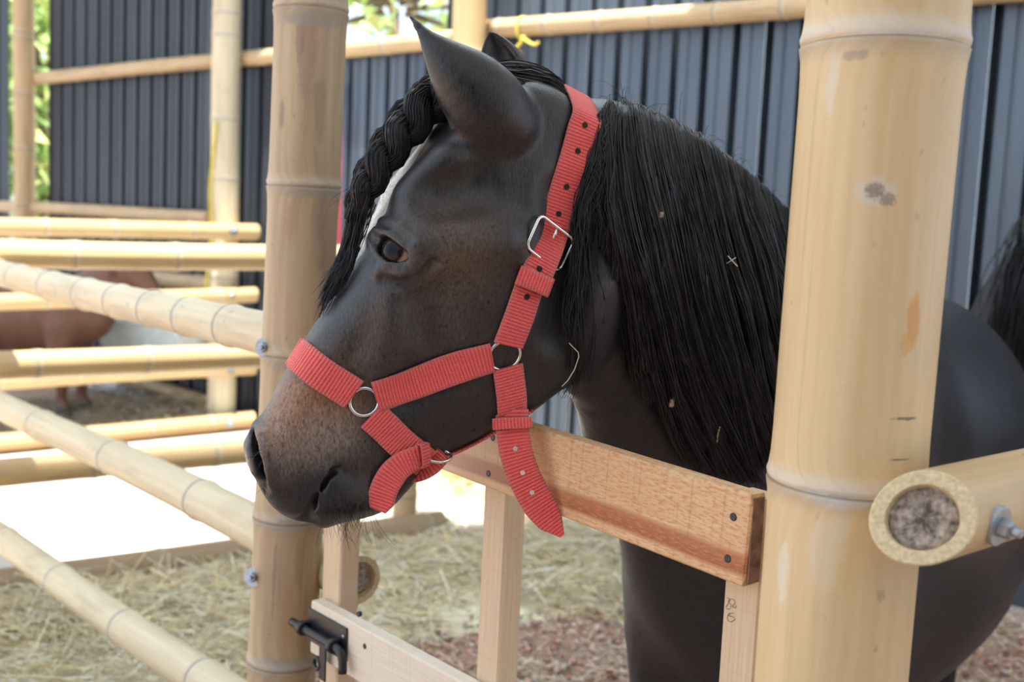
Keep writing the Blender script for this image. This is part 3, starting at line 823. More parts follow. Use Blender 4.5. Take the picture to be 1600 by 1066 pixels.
def surface_nets(f, X, Y, Z, batch=400000):
    nx, ny, nz = len(X), len(Y), len(Z); BS = 12
    vals = np.full((nx, ny, nz), 1.0, np.float32)
    bx, by, bz = [range(0, n, BS) for n in (nx, ny, nz)]
    blocks = [(i, j, k) for i in bx for j in by for k in bz]
    cen = []; rad = []
    for (i, j, k) in blocks:
        x0, x1 = X[i], X[min(i + BS, nx - 1)]; y0, y1 = Y[j], Y[min(j + BS, ny - 1)]; z0, z1 = Z[k], Z[min(k + BS, nz - 1)]
        cen.append(((x0 + x1) / 2, (y0 + y1) / 2, (z0 + z1) / 2)); rad.append(.5 * math.sqrt((x1 - x0) ** 2 + (y1 - y0) ** 2 + (z1 - z0) ** 2))
    cen = np.array(cen); rad = np.array(rad)
    fc = np.concatenate([f(cen[i:i + batch]) for i in range(0, len(cen), batch)])
    act = abs(fc) < rad * 1.15 + .01
    for b, (i, j, k) in enumerate(blocks):
        if not act[b]: vals[i:i + BS, j:j + BS, k:k + BS] = np.sign(fc[b]) * .05
    todo = [blocks[b] for b in np.nonzero(act)[0]]
    pts = []; sl = []; cnt = 0
    def flush():
        nonlocal pts, sl, cnt
        if not pts: return
        P = np.concatenate(pts); r = f(P); o = 0
        for (i, j, k, sh) in sl:
            n = sh[0] * sh[1] * sh[2]; vals[i:i + sh[0], j:j + sh[1], k:k + sh[2]] = r[o:o + n].reshape(sh); o += n
        pts = []; sl = []; cnt = 0
    for (i, j, k) in todo:
        gx, gy, gz = np.meshgrid(X[i:i + BS], Y[j:j + BS], Z[k:k + BS], indexing='ij')
        pts.append(np.stack([gx, gy, gz], -1).reshape(-1, 3)); sl.append((i, j, k, gx.shape)); cnt += gx.size
        if cnt > batch: flush()
    flush()
    ins = vals < 0
    c8 = [ins[a:nx - 1 + a, b:ny - 1 + b, c:nz - 1 + c] for a in (0, 1) for b in (0, 1) for c in (0, 1)]
    sm = sum(c.astype(np.uint8) for c in c8)
    I, J, K = np.nonzero((sm > 0) & (sm < 8))
    vid = np.full((nx - 1, ny - 1, nz - 1), -1, np.int32); vid[I, J, K] = np.arange(len(I))
    acc = np.zeros((len(I), 3)); cn = np.zeros(len(I))
    corners = [(a, b, c) for a in (0, 1) for b in (0, 1) for c in (0, 1)]
    G = (X, Y, Z)
    for p in range(8):
        for q in range(p + 1, 8):
            A_, B_ = corners[p], corners[q]
            if sum(abs(x - y) for x, y in zip(A_, B_)) != 1: continue
            va = vals[I + A_[0], J + A_[1], K + A_[2]]; vb = vals[I + B_[0], J + B_[1], K + B_[2]]
            m = (va < 0) != (vb < 0); t = np.where(m, va / np.where(m, va - vb, 1), 0)
            pa = np.stack([X[I + A_[0]], Y[J + A_[1]], Z[K + A_[2]]], -1); pb = np.stack([X[I + B_[0]], Y[J + B_[1]], Z[K + B_[2]]], -1)
            acc += (pa + (pb - pa) * t[:, None]) * m[:, None]; cn += m
    Vv = acc / cn[:, None]
    Fq = []
    for ax in range(3):
        s0 = [slice(1, -1)] * 3; s1 = [slice(1, -1)] * 3
        s0[ax] = slice(0, -1); s1[ax] = slice(1, None)
        a, b = ins[tuple(s0)], ins[tuple(s1)]
        idx = np.nonzero(a != b)
        base = [idx[0] + 1, idx[1] + 1, idx[2] + 1]; base[ax] = idx[ax]
        u, v = [(1, 2), (2, 0), (0, 1)][ax]
        def cell(du, dv):
            c = [base[0].copy(), base[1].copy(), base[2].copy()]; c[u] -= du; c[v] -= dv; return vid[c[0], c[1], c[2]]
        q = np.stack([cell(1, 1), cell(0, 1), cell(0, 0), cell(1, 0)], -1)
        fl = ~a[idx]
        q[fl] = q[fl][:, ::-1]
        Fq.append(q)
    Fq = np.vstack(Fq); Fq = Fq[(Fq >= 0).all(1)]
    return Vv, Fq
def axis_nonuniform(lo, hi, flo, fhi, fine, coarse):
    a = np.arange(lo, flo, coarse); b = np.arange(flo, fhi, fine); c = np.arange(fhi, hi + coarse, coarse)
    return np.concatenate([a[a < flo - fine * .5], b, c])

# ---- head frame: the horse looks left and slightly towards the camera
YAW = math.radians(19)
HF = np.array([-math.cos(YAW), -math.sin(YAW), 0])      # nose direction, horizontal
HN = np.array([math.sin(YAW), -math.cos(YAW), 0])       # left side of the head, to the camera
MP = at_y(890, 165, 1.40)
def med(px, py): return at_plane(px, py, MP, HN)
def loc2(p):
    v = np.asarray(p) - MP; return np.stack([v @ HF, v[..., 2]], -1)
PROF = [(985, 190), (930, 168), (895, 158), (850, 132), (805, 122), (760, 134), (715, 163), (683, 194), (650, 238), (618, 290), (588, 342), (564, 388), (537, 434), (511, 480), (486, 518), (464, 552), (444, 586), (424, 624), (404, 658), (390, 684), (385, 706), (390, 730), (402, 755), (414, 777), (432, 797), (455, 809), (476, 813), (490, 820), (506, 822), (528, 815), (560, 808), (590, 799), (615, 784), (640, 757), (665, 730), (700, 706), (740, 684), (780, 664), (820, 645), (850, 623), (874, 600), (905, 560), (940, 490), (975, 400), (990, 280)]
prof2 = loc2(np.array([med(*q) for q in PROF]))
def closed_catmull(P, per=5):
    n = len(P); out = []
    for i in range(n):
        p0, p1, p2, p3 = P[i - 1], P[i], P[(i + 1) % n], P[(i + 2) % n]
        for t in np.arange(per) / per:
            out.append(.5 * (2 * p1 + (p2 - p0) * t + (2 * p0 - 5 * p1 + 4 * p2 - p3) * t * t + (3 * p1 - p0 - 3 * p2 + p3) * t ** 3))
    return np.array(out)
PL = closed_catmull(prof2, 5)
WCTL = [(890, 200, .058, .05), (800, 180, .064, .05), (740, 240, .076, .052), (670, 250, .078, .05), (630, 310, .088, .048), (610, 390, .093, .045), (660, 380, .094, .05), (720, 370, .088, .05), (800, 320, .076, .05), (870, 350, .068, .05),
        (550, 430, .062, .04), (600, 480, .068, .045), (680, 480, .076, .05), (780, 470, .082, .05), (850, 500, .074, .05),
        (500, 520, .046, .036), (560, 570, .054, .04), (650, 590, .062, .045), (750, 590, .066, .05), (830, 600, .052, .045), (880, 560, .06, .05),
        (450, 590, .041, .034), (500, 640, .047, .036), (560, 660, .049, .04), (620, 690, .045, .04), (700, 670, .042, .04), (780, 640, .045, .04),
        (395, 680, .040, .032), (400, 720, .044, .030), (430, 710, .052, .036), (480, 740, .053, .04), (530, 760, .046, .034), (590, 765, .038, .03), (640, 730, .038, .03), (470, 795, .042, .028), (510, 800, .038, .026)]
wp = loc2(np.array([med(a, b) for a, b, _, _ in WCTL])); wv = np.array([w[2:] for w in WCTL])
g_lo = PL.min(0) - .08; g_hi = PL.max(0) + .08; GS = .0025
ga_ = np.arange(g_lo[0], g_hi[0], GS); gb_ = np.arange(g_lo[1], g_hi[1], GS)
GA, GB = np.meshgrid(ga_, gb_, indexing='ij'); gp2 = np.stack([GA, GB], -1).reshape(-1, 2)
def poly_sd(p, Q):
    d = np.full(len(p), 1e9); inside = np.zeros(len(p), bool); n = len(Q)
    for i in range(n):
        a, b = Q[i], Q[(i + 1) % n]; e = b - a; w = p - a
        t = np.clip((w @ e) / (e @ e + 1e-12), 0, 1); d = np.minimum(d, ((w - t[:, None] * e) ** 2).sum(1))
        c = ((a[1] <= p[:, 1]) != (b[1] <= p[:, 1])) & (p[:, 0] < (b[0] - a[0]) * (p[:, 1] - a[1]) / (b[1] - a[1] + 1e-12) + a[0])
        inside ^= c
    d = np.sqrt(d); return np.where(inside, d, -d)
SD2 = poly_sd(gp2, PL).reshape(GA.shape)
dw = ((gp2[:, None, :] - wp[None]) ** 2).sum(-1); ww = np.exp(-dw / (2 * .034 ** 2)) + 1e-9 / (dw + 1e-4); ww /= ww.sum(1, keepdims=True)
WR = (ww @ wv).reshape(*GA.shape, 2)
FLD = np.concatenate([SD2[..., None], WR], -1)
def samp(q):
    f = (q - g_lo) / GS; f = np.clip(f, 0, np.array(GA.shape) - 1.001); i = f.astype(int); r = f - i
    i0, i1 = i[:, 0], i[:, 1]; a, b = r[:, :1], r[:, 1:]
    return FLD[i0, i1] * (1 - a) * (1 - b) + FLD[i0 + 1, i1] * a * (1 - b) + FLD[i0, i1 + 1] * (1 - a) * b + FLD[i0 + 1, i1 + 1] * a * b
def f_skull(p):
    v = p - MP; q = np.stack([v @ HF, v[:, 2]], -1); c = np.abs(v @ HN)
    s = samp(q); d, Wd, Rd = s[:, 0], s[:, 1], s[:, 2]
    ex = 2.25
    e = (np.clip(c / Wd, 0, 50) ** ex + np.clip(1 - d / Rd, 0, 50) ** ex) ** (1 / ex)
    out = np.clip(q - np.array([g_hi[0], g_hi[1]]), 0, None).sum(1) + np.clip(g_lo - q, 0, None).sum(1)
    return (e - 1) * np.minimum(Wd, Rd) * .9 + out
# ---- neck
NK = [((935, 172), (912, 596), 1.43, .072), ((1062, 205), (948, 690), 1.53, .085), ((1228, 338), (995, 850), 1.67, .115)]
nC_, nV, na, nb = [], [], [], []
for (tp, bt, Y, b_) in NK:
    a3, b3 = at_y(*tp, Y), at_y(*bt, Y); nC_.append((a3 + b3) / 2); nV.append(unit(a3 - b3)); na.append(np.linalg.norm(a3 - b3) / 2); nb.append(b_)
nC_.append(np.array([.56, 1.98, .93])); nV.append(unit([.1, .1, 1])); na.append(.31); nb.append(.19)
BD = unit([.50, .866, 0]); BL = np.array([BD[1], -BD[0], 0])      # body direction and its right-hand lateral
bC = [np.array([.42, 1.80, .78]), np.array([.575, 2.07, .79]), np.array([.755, 2.34, .755]), np.array([.92, 2.62, .88]), np.array([1.005, 2.78, .92])]
ba, bb = [.27, .385, .42, .30, .24], [.205, .26, .345, .29, .22]
def leg_front(s):
    o = -BL * .125 * s; c = bC[0] + o
    return [c + BD * .04 + ZUP * -.02, np.array([*(c + BD * -.03)[:2], .62]), np.array([*(c + BD * -.035)[:2], .38]), np.array([*(c + BD * -.03)[:2], .14]), np.array([*(c + BD * -.055)[:2], .05])], [.12, .082, .047, .033, .04]
def leg_hind(s):
    o = -BL * .13 * s; c = bC[3] + o
    return [c, np.array([*(c + BD * -.02)[:2], .68]), np.array([*(c + BD * .14)[:2], .44]), np.array([*(c + BD * .10)[:2], .14]), np.array([*(c + BD * .075)[:2], .05])], [.17, .12, .055, .035, .042]
LEGS = [leg_front(1), leg_front(-1), leg_hind(1), leg_hind(-1)]
def f_hoof(p, c):
    q = p - np.array([c[0], c[1], 0.0]); r = np.linalg.norm(q[:, :2], axis=1) - (.062 - q[:, 2] * .25)
    return np.maximum(r, np.abs(q[:, 2] - .035) - .035)
# ---- ears
def ear_pts(pts, lat, ys):
    return [at_plane(x, y, MP + HN * l, HN) for (x, y), l in zip(pts, lat)]
EN = ear_pts([(788, 196), (762, 168), (728, 128), (694, 92), (664, 58), (640, 27)], [.056, .066, .070, .068, .062, .056], None)
EN_w = [.040, .046, .0385, .0225, .0085, .0035]; EN_d = [.036, .036, .030, .021, .011, .004]
EFp = ear_pts([(800, 150), (790, 118), (778, 84), (766, 52)], [-.058, -.066, -.068, -.064], None)
EF_w = [.036, .034, .022, .004]; EF_d = [.030, .026, .016, .004]
def f_ear(p, C, w, d, side):
    vup = []
    for i in range(len(C)):
        t = unit(C[min(i + 1, len(C) - 1)] - C[max(i - 1, 0)]); vv = np.cross(HN, t); vup.append(unit(vv))
    e = sd_chain(p, C, vup, w, d, .004, 14)
    # hollow of the ear opens forward and away to the side that is not seen
    off = unit(HF * .55 - HN * .85 * side)
    C2 = [c + off * d[i] * .75 for i, c in enumerate(C)]
    h = sd_chain(p, C2[1:], vup[1:], [x * .66 for x in w[1:]], [x * .62 for x in d[1:]], .004, 12)
    return smax(e, -h, .006)
def apply_near(op, g, p, fn, P, r, k):
    """combine a feature into the field only where points come near it"""
    P = np.asarray(P, float); m_ = float(np.max(r)) + k + .012
    w = ((p > P.min(0) - m_) & (p < P.max(0) + m_)).all(1)
    if w.any(): g[w] = op(g[w], fn(p[w]), k)
    return g
sub_ = lambda a, b, k: smax(a, -b, k)
def f_base(p):
    f = f_skull(p)
    f = apply_near(smin, f, p, lambda q: sd_chain(q, nC_, nV, na, nb, .012, 14), nC_, .36, .035)
    w = ((p > np.min(bC, 0) - .55) & (p < np.max(bC, 0) + .55)).all(1) | (p[:, 2] < .55)
    w &= (p[:, 0] > .05)
    if w.any():
        q = p[w]; bd = sd_chain(q, bC, [ZUP] * 5, ba, bb, .02, 12)
        for P_, r_ in LEGS: bd = apply_near(smin, bd, q, lambda x, P_=P_, r_=r_: sd_caps(x, P_, r_), P_, r_, .05)
        for P_, _ in LEGS: bd = apply_near(smin, bd, q, lambda x, P_=P_: f_hoof(x, P_[-1]), [P_[-1] - ZUP * .05, P_[-1] + ZUP * .05], .09, .02)
        f[w] = smin(f[w], bd, .10)
    return f
def march(fn, px, py, y0=.95, y1=2.2):
    d = ray(px, py); ss = np.arange(y0 / d[1], y1 / d[1], .0015); P = CAM + d * ss[:, None]
    v = fn(P); i = np.nonzero(v < 0)[0]
    if len(i) == 0: return None, None
    p = P[i[0]]; e = .004
    g = np.array([fn(np.array([p + np.eye(3)[k] * e]))[0] - fn(np.array([p - np.eye(3)[k] * e]))[0] for k in range(3)])
    return p, unit(g)
def mp(px, py, out=0.0):
    p, n = march(f_base, px, py)
    if p is None: return med(px, py)
    return p + n * out
# ---- facial features as additions and cuts
eye_p, eye_n = march(f_base, 612, 390)
EYE_R = .0255
eye_c = eye_p - eye_n * (EYE_R - .0035)
et = unit(mp(640, 402) - mp(588, 376)); et = unit(et - (et @ eye_n) * eye_n); eb = np.cross(eye_n, et); eb = eb if eb[2] > 0 else -eb
brow = [mp(580, 372, -.004), mp(596, 354, .001), mp(626, 360, .001), mp(652, 384, -.004)]
lid_u = [mp(583, 374, .001), mp(592, 362, .0045), mp(612, 366, .006), mp(633, 382, .0045), mp(646, 401, .0)]
lid_l = [mp(583, 380, .0), mp(591, 401, .002), mp(606, 414, .003), mp(625, 415, .002), mp(646, 404, .0)]
bag = [mp(596, 424, -.004), mp(620, 432, -.003), mp(648, 424, -.003), mp(664, 402, -.004)]
bag_cut = [mp(600, 437, .0065), mp(628, 443, .0058), mp(657, 433, .0058), mp(674, 408, .0068)]
lid_cut = [mp(580, 364, .0075), mp(597, 352, .0092), mp(622, 360, .0100), mp(642, 376, .0105)]
zyg = [mp(668, 392, -.012), mp(720, 380, -.010), mp(790, 372, -.012)]
crest = [mp(650, 440, -.014), mp(622, 500, -.013), mp(600, 560, -.014)]
hollow = [mp(690, 305, .012), mp(735, 290, .014)]
cheekg = [mp(668, 470, .018), mp(690, 560, .018), mp(640, 610, .018)]
temple = [mp(640, 300, -.012), mp(690, 255, -.014)]
mouth = [med(473, 820) + HN * .012, mp(477, 810, -.002), mp(483, 797, -.003), mp(491, 780, -.0035), mp(501, 762, -.0035), mp(511, 746, -.003), mp(521, 737, -.002), mp(532, 732, .001)]
ulip = [mp(470, 796, -.010), mp(488, 766, -.010), mp(506, 742, -.009)]
llip = [mp(498, 808, -.008), mp(508, 788, -.009), mp(526, 758, -.010)]
chin = mp(545, 786, -.03)
nos_rim = [mp(401, 662, -.002), mp(411, 682, .000), mp(418, 704, .001), mp(423, 728, .0005), mp(424, 750, -.002), mp(418, 764, -.003)]
nos_in = [mp(397, 676, -.001), mp(401, 697, -.003), mp(407, 722, -.003), mp(414, 748, -.001)]
nos_deep = [p + unit(-HN * .9 - HF * .5) * .016 for p in nos_in]
med_rim = [mp(393, 676, -.006), mp(389, 700, -.006), mp(397, 735, -.006)]
jawline = [mp(880, 300, .012), mp(885, 420, .012), mp(872, 520, .012)]
def mir(P): return [np.asarray(p) - 2 * ((np.asarray(p) - MP) @ HN) * HN for p in P]
def both(fn, p, P, *a):
    v = p - MP; c = v @ HN
    pm = p - (2 * np.minimum(c, 0))[:, None] * HN       # fold the far half onto the near half
    return fn(pm, P, *a)
def f_horse(p):
    f = f_base(p)
    # work near the head only
    near = ((p - MP) @ HF > -.25) & (p[:, 2] > 1.0 - .05) & (p[:, 1] < 1.75)
    if near.any():
        q = p[near]; g = f[near]
        v = q - MP; c = v @ HN; q2 = q - (2 * np.minimum(c, 0))[:, None] * HN
        g = apply_near(smin, g, q2, lambda x: sd_caps(x, temple, .022), temple, .022, .030)
        g = apply_near(smin, g, q2, lambda x: sd_caps(x, zyg, .017), zyg, .017, .030)
        g = apply_near(smin, g, q2, lambda x: sd_caps(x, crest, .015), crest, .015, .030)
        g = apply_near(sub_, g, q2, lambda x: sd_caps(x, hollow, .018), hollow, .018, .030)
        g = apply_near(sub_, g, q2, lambda x: sd_caps(x, cheekg, .022), cheekg, .022, .030)
        g = apply_near(sub_, g, q2, lambda x: sd_caps(x, jawline, .016), jawline, .016, .030)
        g = apply_near(smin, g, q2, lambda x: sd_caps(x, brow, .0085), brow, .0085, .012)
        g = apply_near(smin, g, q2, lambda x: sd_caps(x, bag, .0075), bag, .0075, .012)
        g = apply_near(sub_, g, q2, lambda x: sd_caps(x, bag_cut, .005), bag_cut, .005, .010)
        g = apply_near(sub_, g, q2, lambda x: sd_ell(x, eye_c + eye_n * .016, [et, eb, eye_n], [.0265, .0190, .018]), [eye_c, eye_c + eye_n * .016], .03, .003)
        g = apply_near(smin, g, q2, lambda x: sd_caps(x, lid_u, [.003, .0042, .0044, .004, .003]), lid_u, [.003, .0042, .0044, .004, .003], .004)
        g = apply_near(smin, g, q2, lambda x: sd_caps(x, lid_l, [.003, .0036, .0038, .0036, .003]), lid_l, [.003, .0036, .0038, .0036, .003], .004)
        g = apply_near(sub_, g, q2, lambda x: sd_caps(x, lid_cut, .0036), lid_cut, .0036, .006)
        g = apply_near(smin, g, q2, lambda x: sd_caps(x, ulip, .0105), ulip, .0105, .012)
        g = apply_near(smin, g, q2, lambda x: sd_caps(x, llip, .0115), llip, .0115, .012)
        g = apply_near(smin, g, q2, lambda x: sd_ell(x, chin, np.eye(3), [.034, .034, .026]), [chin], .036, .02)
        g = apply_near(smin, g, q2, lambda x: sd_caps(x, nos_rim, [.005, .0065, .0075, .007, .006, .005]), nos_rim, [.005, .0065, .0075, .007, .006, .005], .010)
        g = apply_near(smin, g, q2, lambda x: sd_caps(x, med_rim, .008), med_rim, .008, .010)
        g = apply_near(sub_, g, q2, lambda x: sd_caps(x, nos_in, [.0045, .0085, .0095, .006]), nos_in, [.0045, .0085, .0095, .006], .004)
        g = apply_near(sub_, g, q2, lambda x: sd_caps(x, nos_deep, [.006, .010, .011, .008]), nos_deep, [.006, .010, .011, .008], .004)
        g = apply_near(sub_, g, q2, lambda x: sd_caps(x, mouth, [.0080, .0075, .0070, .0066, .0062, .0056, .0048, .0032]), mouth, [.0080, .0075, .0070, .0066, .0062, .0056, .0048, .0032], .004)
        g = apply_near(smin, g, q, lambda x: f_ear(x, EN, EN_w, EN_d, 1), EN, .055, .012)
        g = apply_near(smin, g, q, lambda x: f_ear(x, EFp, EF_w, EF_d, -1), EFp, .045, .012)
        f[near] = g
    return f
hx0, hx1 = -.34, .19; hy0, hy1 = 1.13, 1.48; hz0, hz1 = .99, 1.62
GX = axis_nonuniform(-.42, 1.42, hx0, hx1, .0023, .017)
GY = axis_nonuniform(1.05, 3.15, hy0, hy1, .0023, .017)
GZ = axis_nonuniform(-.03, 1.72, hz0, hz1, .0023, .017)
hV, hF = surface_nets(f_horse, GX, GY, GZ)

# ---- coat colour (the animal's own markings)
def px_w(P, a, r):
    return np.exp(-((P - a) ** 2).sum(1) / (2 * r * r))
base = np.array([.0122, .0120, .0138])
colv = np.tile(base, (len(hV), 1))
def paint(c, w):
    global colv
    colv = colv * (1 - w[:, None]) + np.array(c) * w[:, None]
nb_ = lambda P: np.interp(np.abs((hV - MP) @ HN), [0, .2], [1, 1])
def foldV():
    c = (hV - MP) @ HN; return hV - (2 * np.minimum(c, 0))[:, None] * HN
HVf = foldV()
for (x, y, r, k, c) in ((640, 470, .09, .75, (.032, .029, .029)), (560, 560, .05, .6, (.034, .031, .031)), (720, 330, .07, .3, (.020, .018, .019)), (715, 395, .032, .6, (.115, .078, .052)), (705, 440, .035, .35, (.075, .054, .042)), (640, 480, .04, .35, (.04, .036, .034)), (600, 470, .03, .3, (.045, .042, .04)),
                        (470, 620, .032, .9, (.24, .112, .048)), (445, 655, .024, .9, (.27, .130, .066)), (510, 640, .026, .75, (.22, .112, .054)), (432, 690, .014, .7, (.23, .130, .085)), (480, 690, .026, .8, (.19, .15, .125)), (530, 680, .02, .6, (.16, .14, .12)), (450, 735, .02, .6, (.14, .11, .09)),
                        (590, 735, .02, .4, (.06, .045, .035)), (575, 775, .02, .25, (.06, .05, .045)), (780, 130, .03, .2, (.03, .024, .018)), (730, 150, .04, .35, (.032, .024, .017))):
    p0, _ = march(f_base, x, y)
    if p0 is None: p0 = med(x, y)
    paint(c, px_w(HVf, p0, r) * k)
for (x, y, r, k) in ((498, 800, .026, .95), (520, 770, .020, .95), (470, 795, .024, .9), (488, 760, .014, .9), (445, 785, .018, .7), (530, 740, .012, .9), (414, 715, .008, .8), (420, 745, .009, .8), (392, 705, .016, .95), (399, 668, .010, .8), (400, 735, .012, .9), (440, 790, .014, .5)):
    p0, _ = march(f_base, x, y)
    if p0 is None: p0 = med(x, y)
    paint((.013, .0128, .015), px_w(HVf, p0, r) * k)
paint((.012, .0115, .013), np.clip(px_w(HVf, eye_p, .020) * 1.1, 0, .9))
# white blaze down the middle of the forehead
bl = np.array([med(*q) for q in ((700, 178), (650, 238), (618, 290), (588, 342), (564, 388), (545, 420))])
bl2 = loc2(bl); hv2 = loc2(hV); cc = np.abs((hV - MP) @ HN)
db = np.full(len(hV), 9.0); tb = np.zeros(len(hV))
for i in range(len(bl2) - 1):
    e = bl2[i + 1] - bl2[i]; t = np.clip(((hv2 - bl2[i]) @ e) / (e @ e), 0, 1); d_ = np.linalg.norm(hv2 - bl2[i] - t[:, None] * e, axis=1)
    m_ = d_ < db; db = np.where(m_, d_, db); tb = np.where(m_, (i + t) / (len(bl2) - 1), tb)
wB = np.clip((np.interp(tb, [0, .12, .3, .6, .85, 1], [.0, .010, .026, .030, .020, .0]) - cc) / .004 + .5, 0, 1) * (db < .03)
paint((.62, .60, .57), wB)
hooves = hV[:, 2] < .075
colv[hooves] = (.03, .026, .022)
def coat_mat(name='black_coat', rough=.30, spec=.5):
    m, nt, b = new_mat(name)
    c = attr(nt, 'col').outputs['Color']
    tc = N(nt, 'ShaderNodeTexCoord').outputs['Object']
    fine = noise(nt, mapping(nt, tc, (900, 900, 420)), 1.0, 3, .6, .3); mid = noise(nt, tc, 60, 4, .6); fur = noise(nt, mapping(nt, tc, (360, 360, 150)), 1.0, 3, .65, .5)
    c2 = mixc(nt, 1.0, c, ramp(nt, fur, [(.3, (.45, .45, .45)), (.72, (1.9, 1.85, 1.8))]).outputs[0], 'MULTIPLY')
    L(nt, c2, b.inputs['Base Color'])
    rr = ramp(nt, math_n(nt, 'ADD', math_n(nt, 'MULTIPLY', mid, .5), math_n(nt, 'MULTIPLY', fur, .5)), [(.3, (rough - .06,) * 3), (.7, (rough + .14,) * 3)])
    L(nt, rr.outputs[0], b.inputs['Roughness']); b.inputs['Specular IOR Level'].default_value = spec
    b.inputs['Sheen Weight'].default_value = .07; b.inputs['Sheen Roughness'].default_value = .4; b.inputs['Sheen Tint'].default_value = (.75, .82, 1, 1)
    bump(nt, math_n(nt, 'ADD', math_n(nt, 'MULTIPLY', fine, .5), math_n(nt, 'ADD', fur, math_n(nt, 'MULTIPLY', mid, .8))), b, .3, .0022)
    return m
M_COAT = coat_mat()
horse = mesh('horse', hV, hF, M_COAT)
tag(horse, 'black horse in a red halter, head over the wooden gate, braided forelock', 'horse')
set_attr(horse, 'col', colv)
BVH = BVHTree.FromPolygons([tuple(v) for v in hV], [tuple(q) for q in hF.tolist()])
def cast(px, py):
    d = ray(px, py); h = BVH.ray_cast(Vector(CAM), Vector(d))
    return (np.array(h[0]), np.array(h[1])) if h[0] is not None else (None, None)
def near_s(p):
    h = BVH.find_nearest(Vector(p)); return np.array(h[0]), np.array(h[1])
# outward normals?
_p, _n = cast(700, 450)
NSGN = 1.0 if _n @ (CAM - _p) > 0 else -1.0

# ---- eyes
def eye_mat():
    m, nt, b = new_mat('horse_eye')
    a = attr(nt, 'col'); L(nt, a.outputs['Color'], b.inputs['Base Color']); inp(b, Roughness=.06); b.inputs['Specular IOR Level'].default_value = .14
    return m
M_EYE = eye_mat()
def make_eye(c, n, t, bt):
    V = []; Cc = []; nu, nv = 28, 20
    for i in range(nv + 1):
        th = math.pi * i / nv
        for j in range(nu):
            ph = 2 * math.pi * j / nu
            d = math.cos(th) * n + math.sin(th) * (math.cos(ph) * t + math.sin(ph) * bt)
            V.append(c + EYE_R * d)
            x = math.sin(th) * math.cos(ph); y = math.sin(th) * math.sin(ph)
            if x > .60: k = (.42, .26, .20)
            elif (x / .42) ** 2 + (y / .22) ** 2 < 1: k = (.004, .005, .010)
            else: k = (.020, .011, .008)
            Cc.append(k)
    Fc = [(i * nu + j, (i + 1) * nu + j, (i + 1) * nu + (j + 1) % nu, i * nu + (j + 1) % nu) for i in range(nv) for j in range(nu)]
    o = mesh('eye', V, Fc, M_EYE, horse); set_attr(o, 'col', Cc); return o
make_eye(eye_c, eye_n, et, eb)
mr = lambda v: v - 2 * (v @ HN) * HN
make_eye(mir([eye_c])[0], mr(eye_n), mr(et), mr(eb))
# ================================================================== HAIR
def hair_mat(name='black_hair', c0=(.0065, .0065, .0080), c1=(.020, .019, .021), rough=.42):
    m, nt, b = new_mat(name)
    tc = N(nt, 'ShaderNodeTexCoord').outputs['Object']
    n = noise(nt, tc, 55, 3); c = mixc(nt, ramp(nt, n, [(.35, (0, 0, 0)), (.7, (1, 1, 1))]).outputs[0], c0, c1)
    L(nt, c, b.inputs['Base Color']); inp(b, Roughness=rough); b.inputs['Specular IOR Level'].default_value = .42
    b.inputs['Anisotropic'].default_value = .5
    return m
M_HAIR = hair_mat()
def guide3d(pts, K, out=.004):
    """pixel guide -> points lying on the horse; past its outline they hang at the last depth"""
    Q = catmull(pts, K); res = []; last = None; nl = None
    for (x, y) in Q:
        p, n = cast(x, y)
        if p is None and last is None:
            for dy in range(2, 60, 2):
                p, n = cast(x, y + dy)
                if p is not None: break
        if p is None:
            d = ray(x, y); p = CAM + d * (last[1] / d[1]); n = nl
        elif last is not None and abs(p[1] - last[1]) > .09:
            d = ray(x, y); p = CAM + d * (last[1] / d[1]); n = nl
        else: n = n * NSGN
        last, nl = p, n
        res.append(np.r_[p, n])
    R = np.array(res)
    for _ in range(3):
        R[1:-1] = (R[:-2] + 2 * R[1:-1] + R[2:]) / 4
    R[:, 3:] /= np.linalg.norm(R[:, 3:], axis=1, keepdims=True)
    R[:, :3] += R[:, 3:] * out
    return R
KM = 18
MG = [[(932, 190), (914, 262), (896, 350), (886, 450), (881, 530), (878, 592)],
      [(948, 176), (932, 262), (914, 350), (905, 450), (898, 540), (893, 610)],
      [(952, 172), (953, 260), (962, 350), (980, 440), (1008, 540), (1046, 640), (1090, 722)],
      [(982, 172), (990, 260), (1008, 360), (1034, 470), (1068, 580), (1108, 680), (1150, 745)],
      [(1028, 186), (1042, 280), (1062, 390), (1092, 500), (1127, 610), (1160, 700), (1186, 752)],
      [(1082, 218), (1100, 310), (1125, 420), (1152, 520), (1180, 620), (1208, 720)],
      [(1136, 258), (1158, 350), (1185, 450), (1210, 560), (1232, 680)],
      [(1186, 302), (1210, 400), (1235, 500), (1258, 620)],
      [(1238, 350), (1262, 430), (1285, 530), (1302, 650)],
      [(1320, 436), (1335, 500), (1348, 600), (1356, 670)]]
MG = [[(g[0][0], g[0][1] - 4)] + g[1:] for g in MG]
G3 = np.array([guide3d(g, KM) for g in MG])
def lerp_guides(u):
    i = np.clip(u.astype(int), 0, len(G3) - 2); f = (u - i)[:, None, None]; return G3[i] * (1 - f) + G3[i + 1] * f
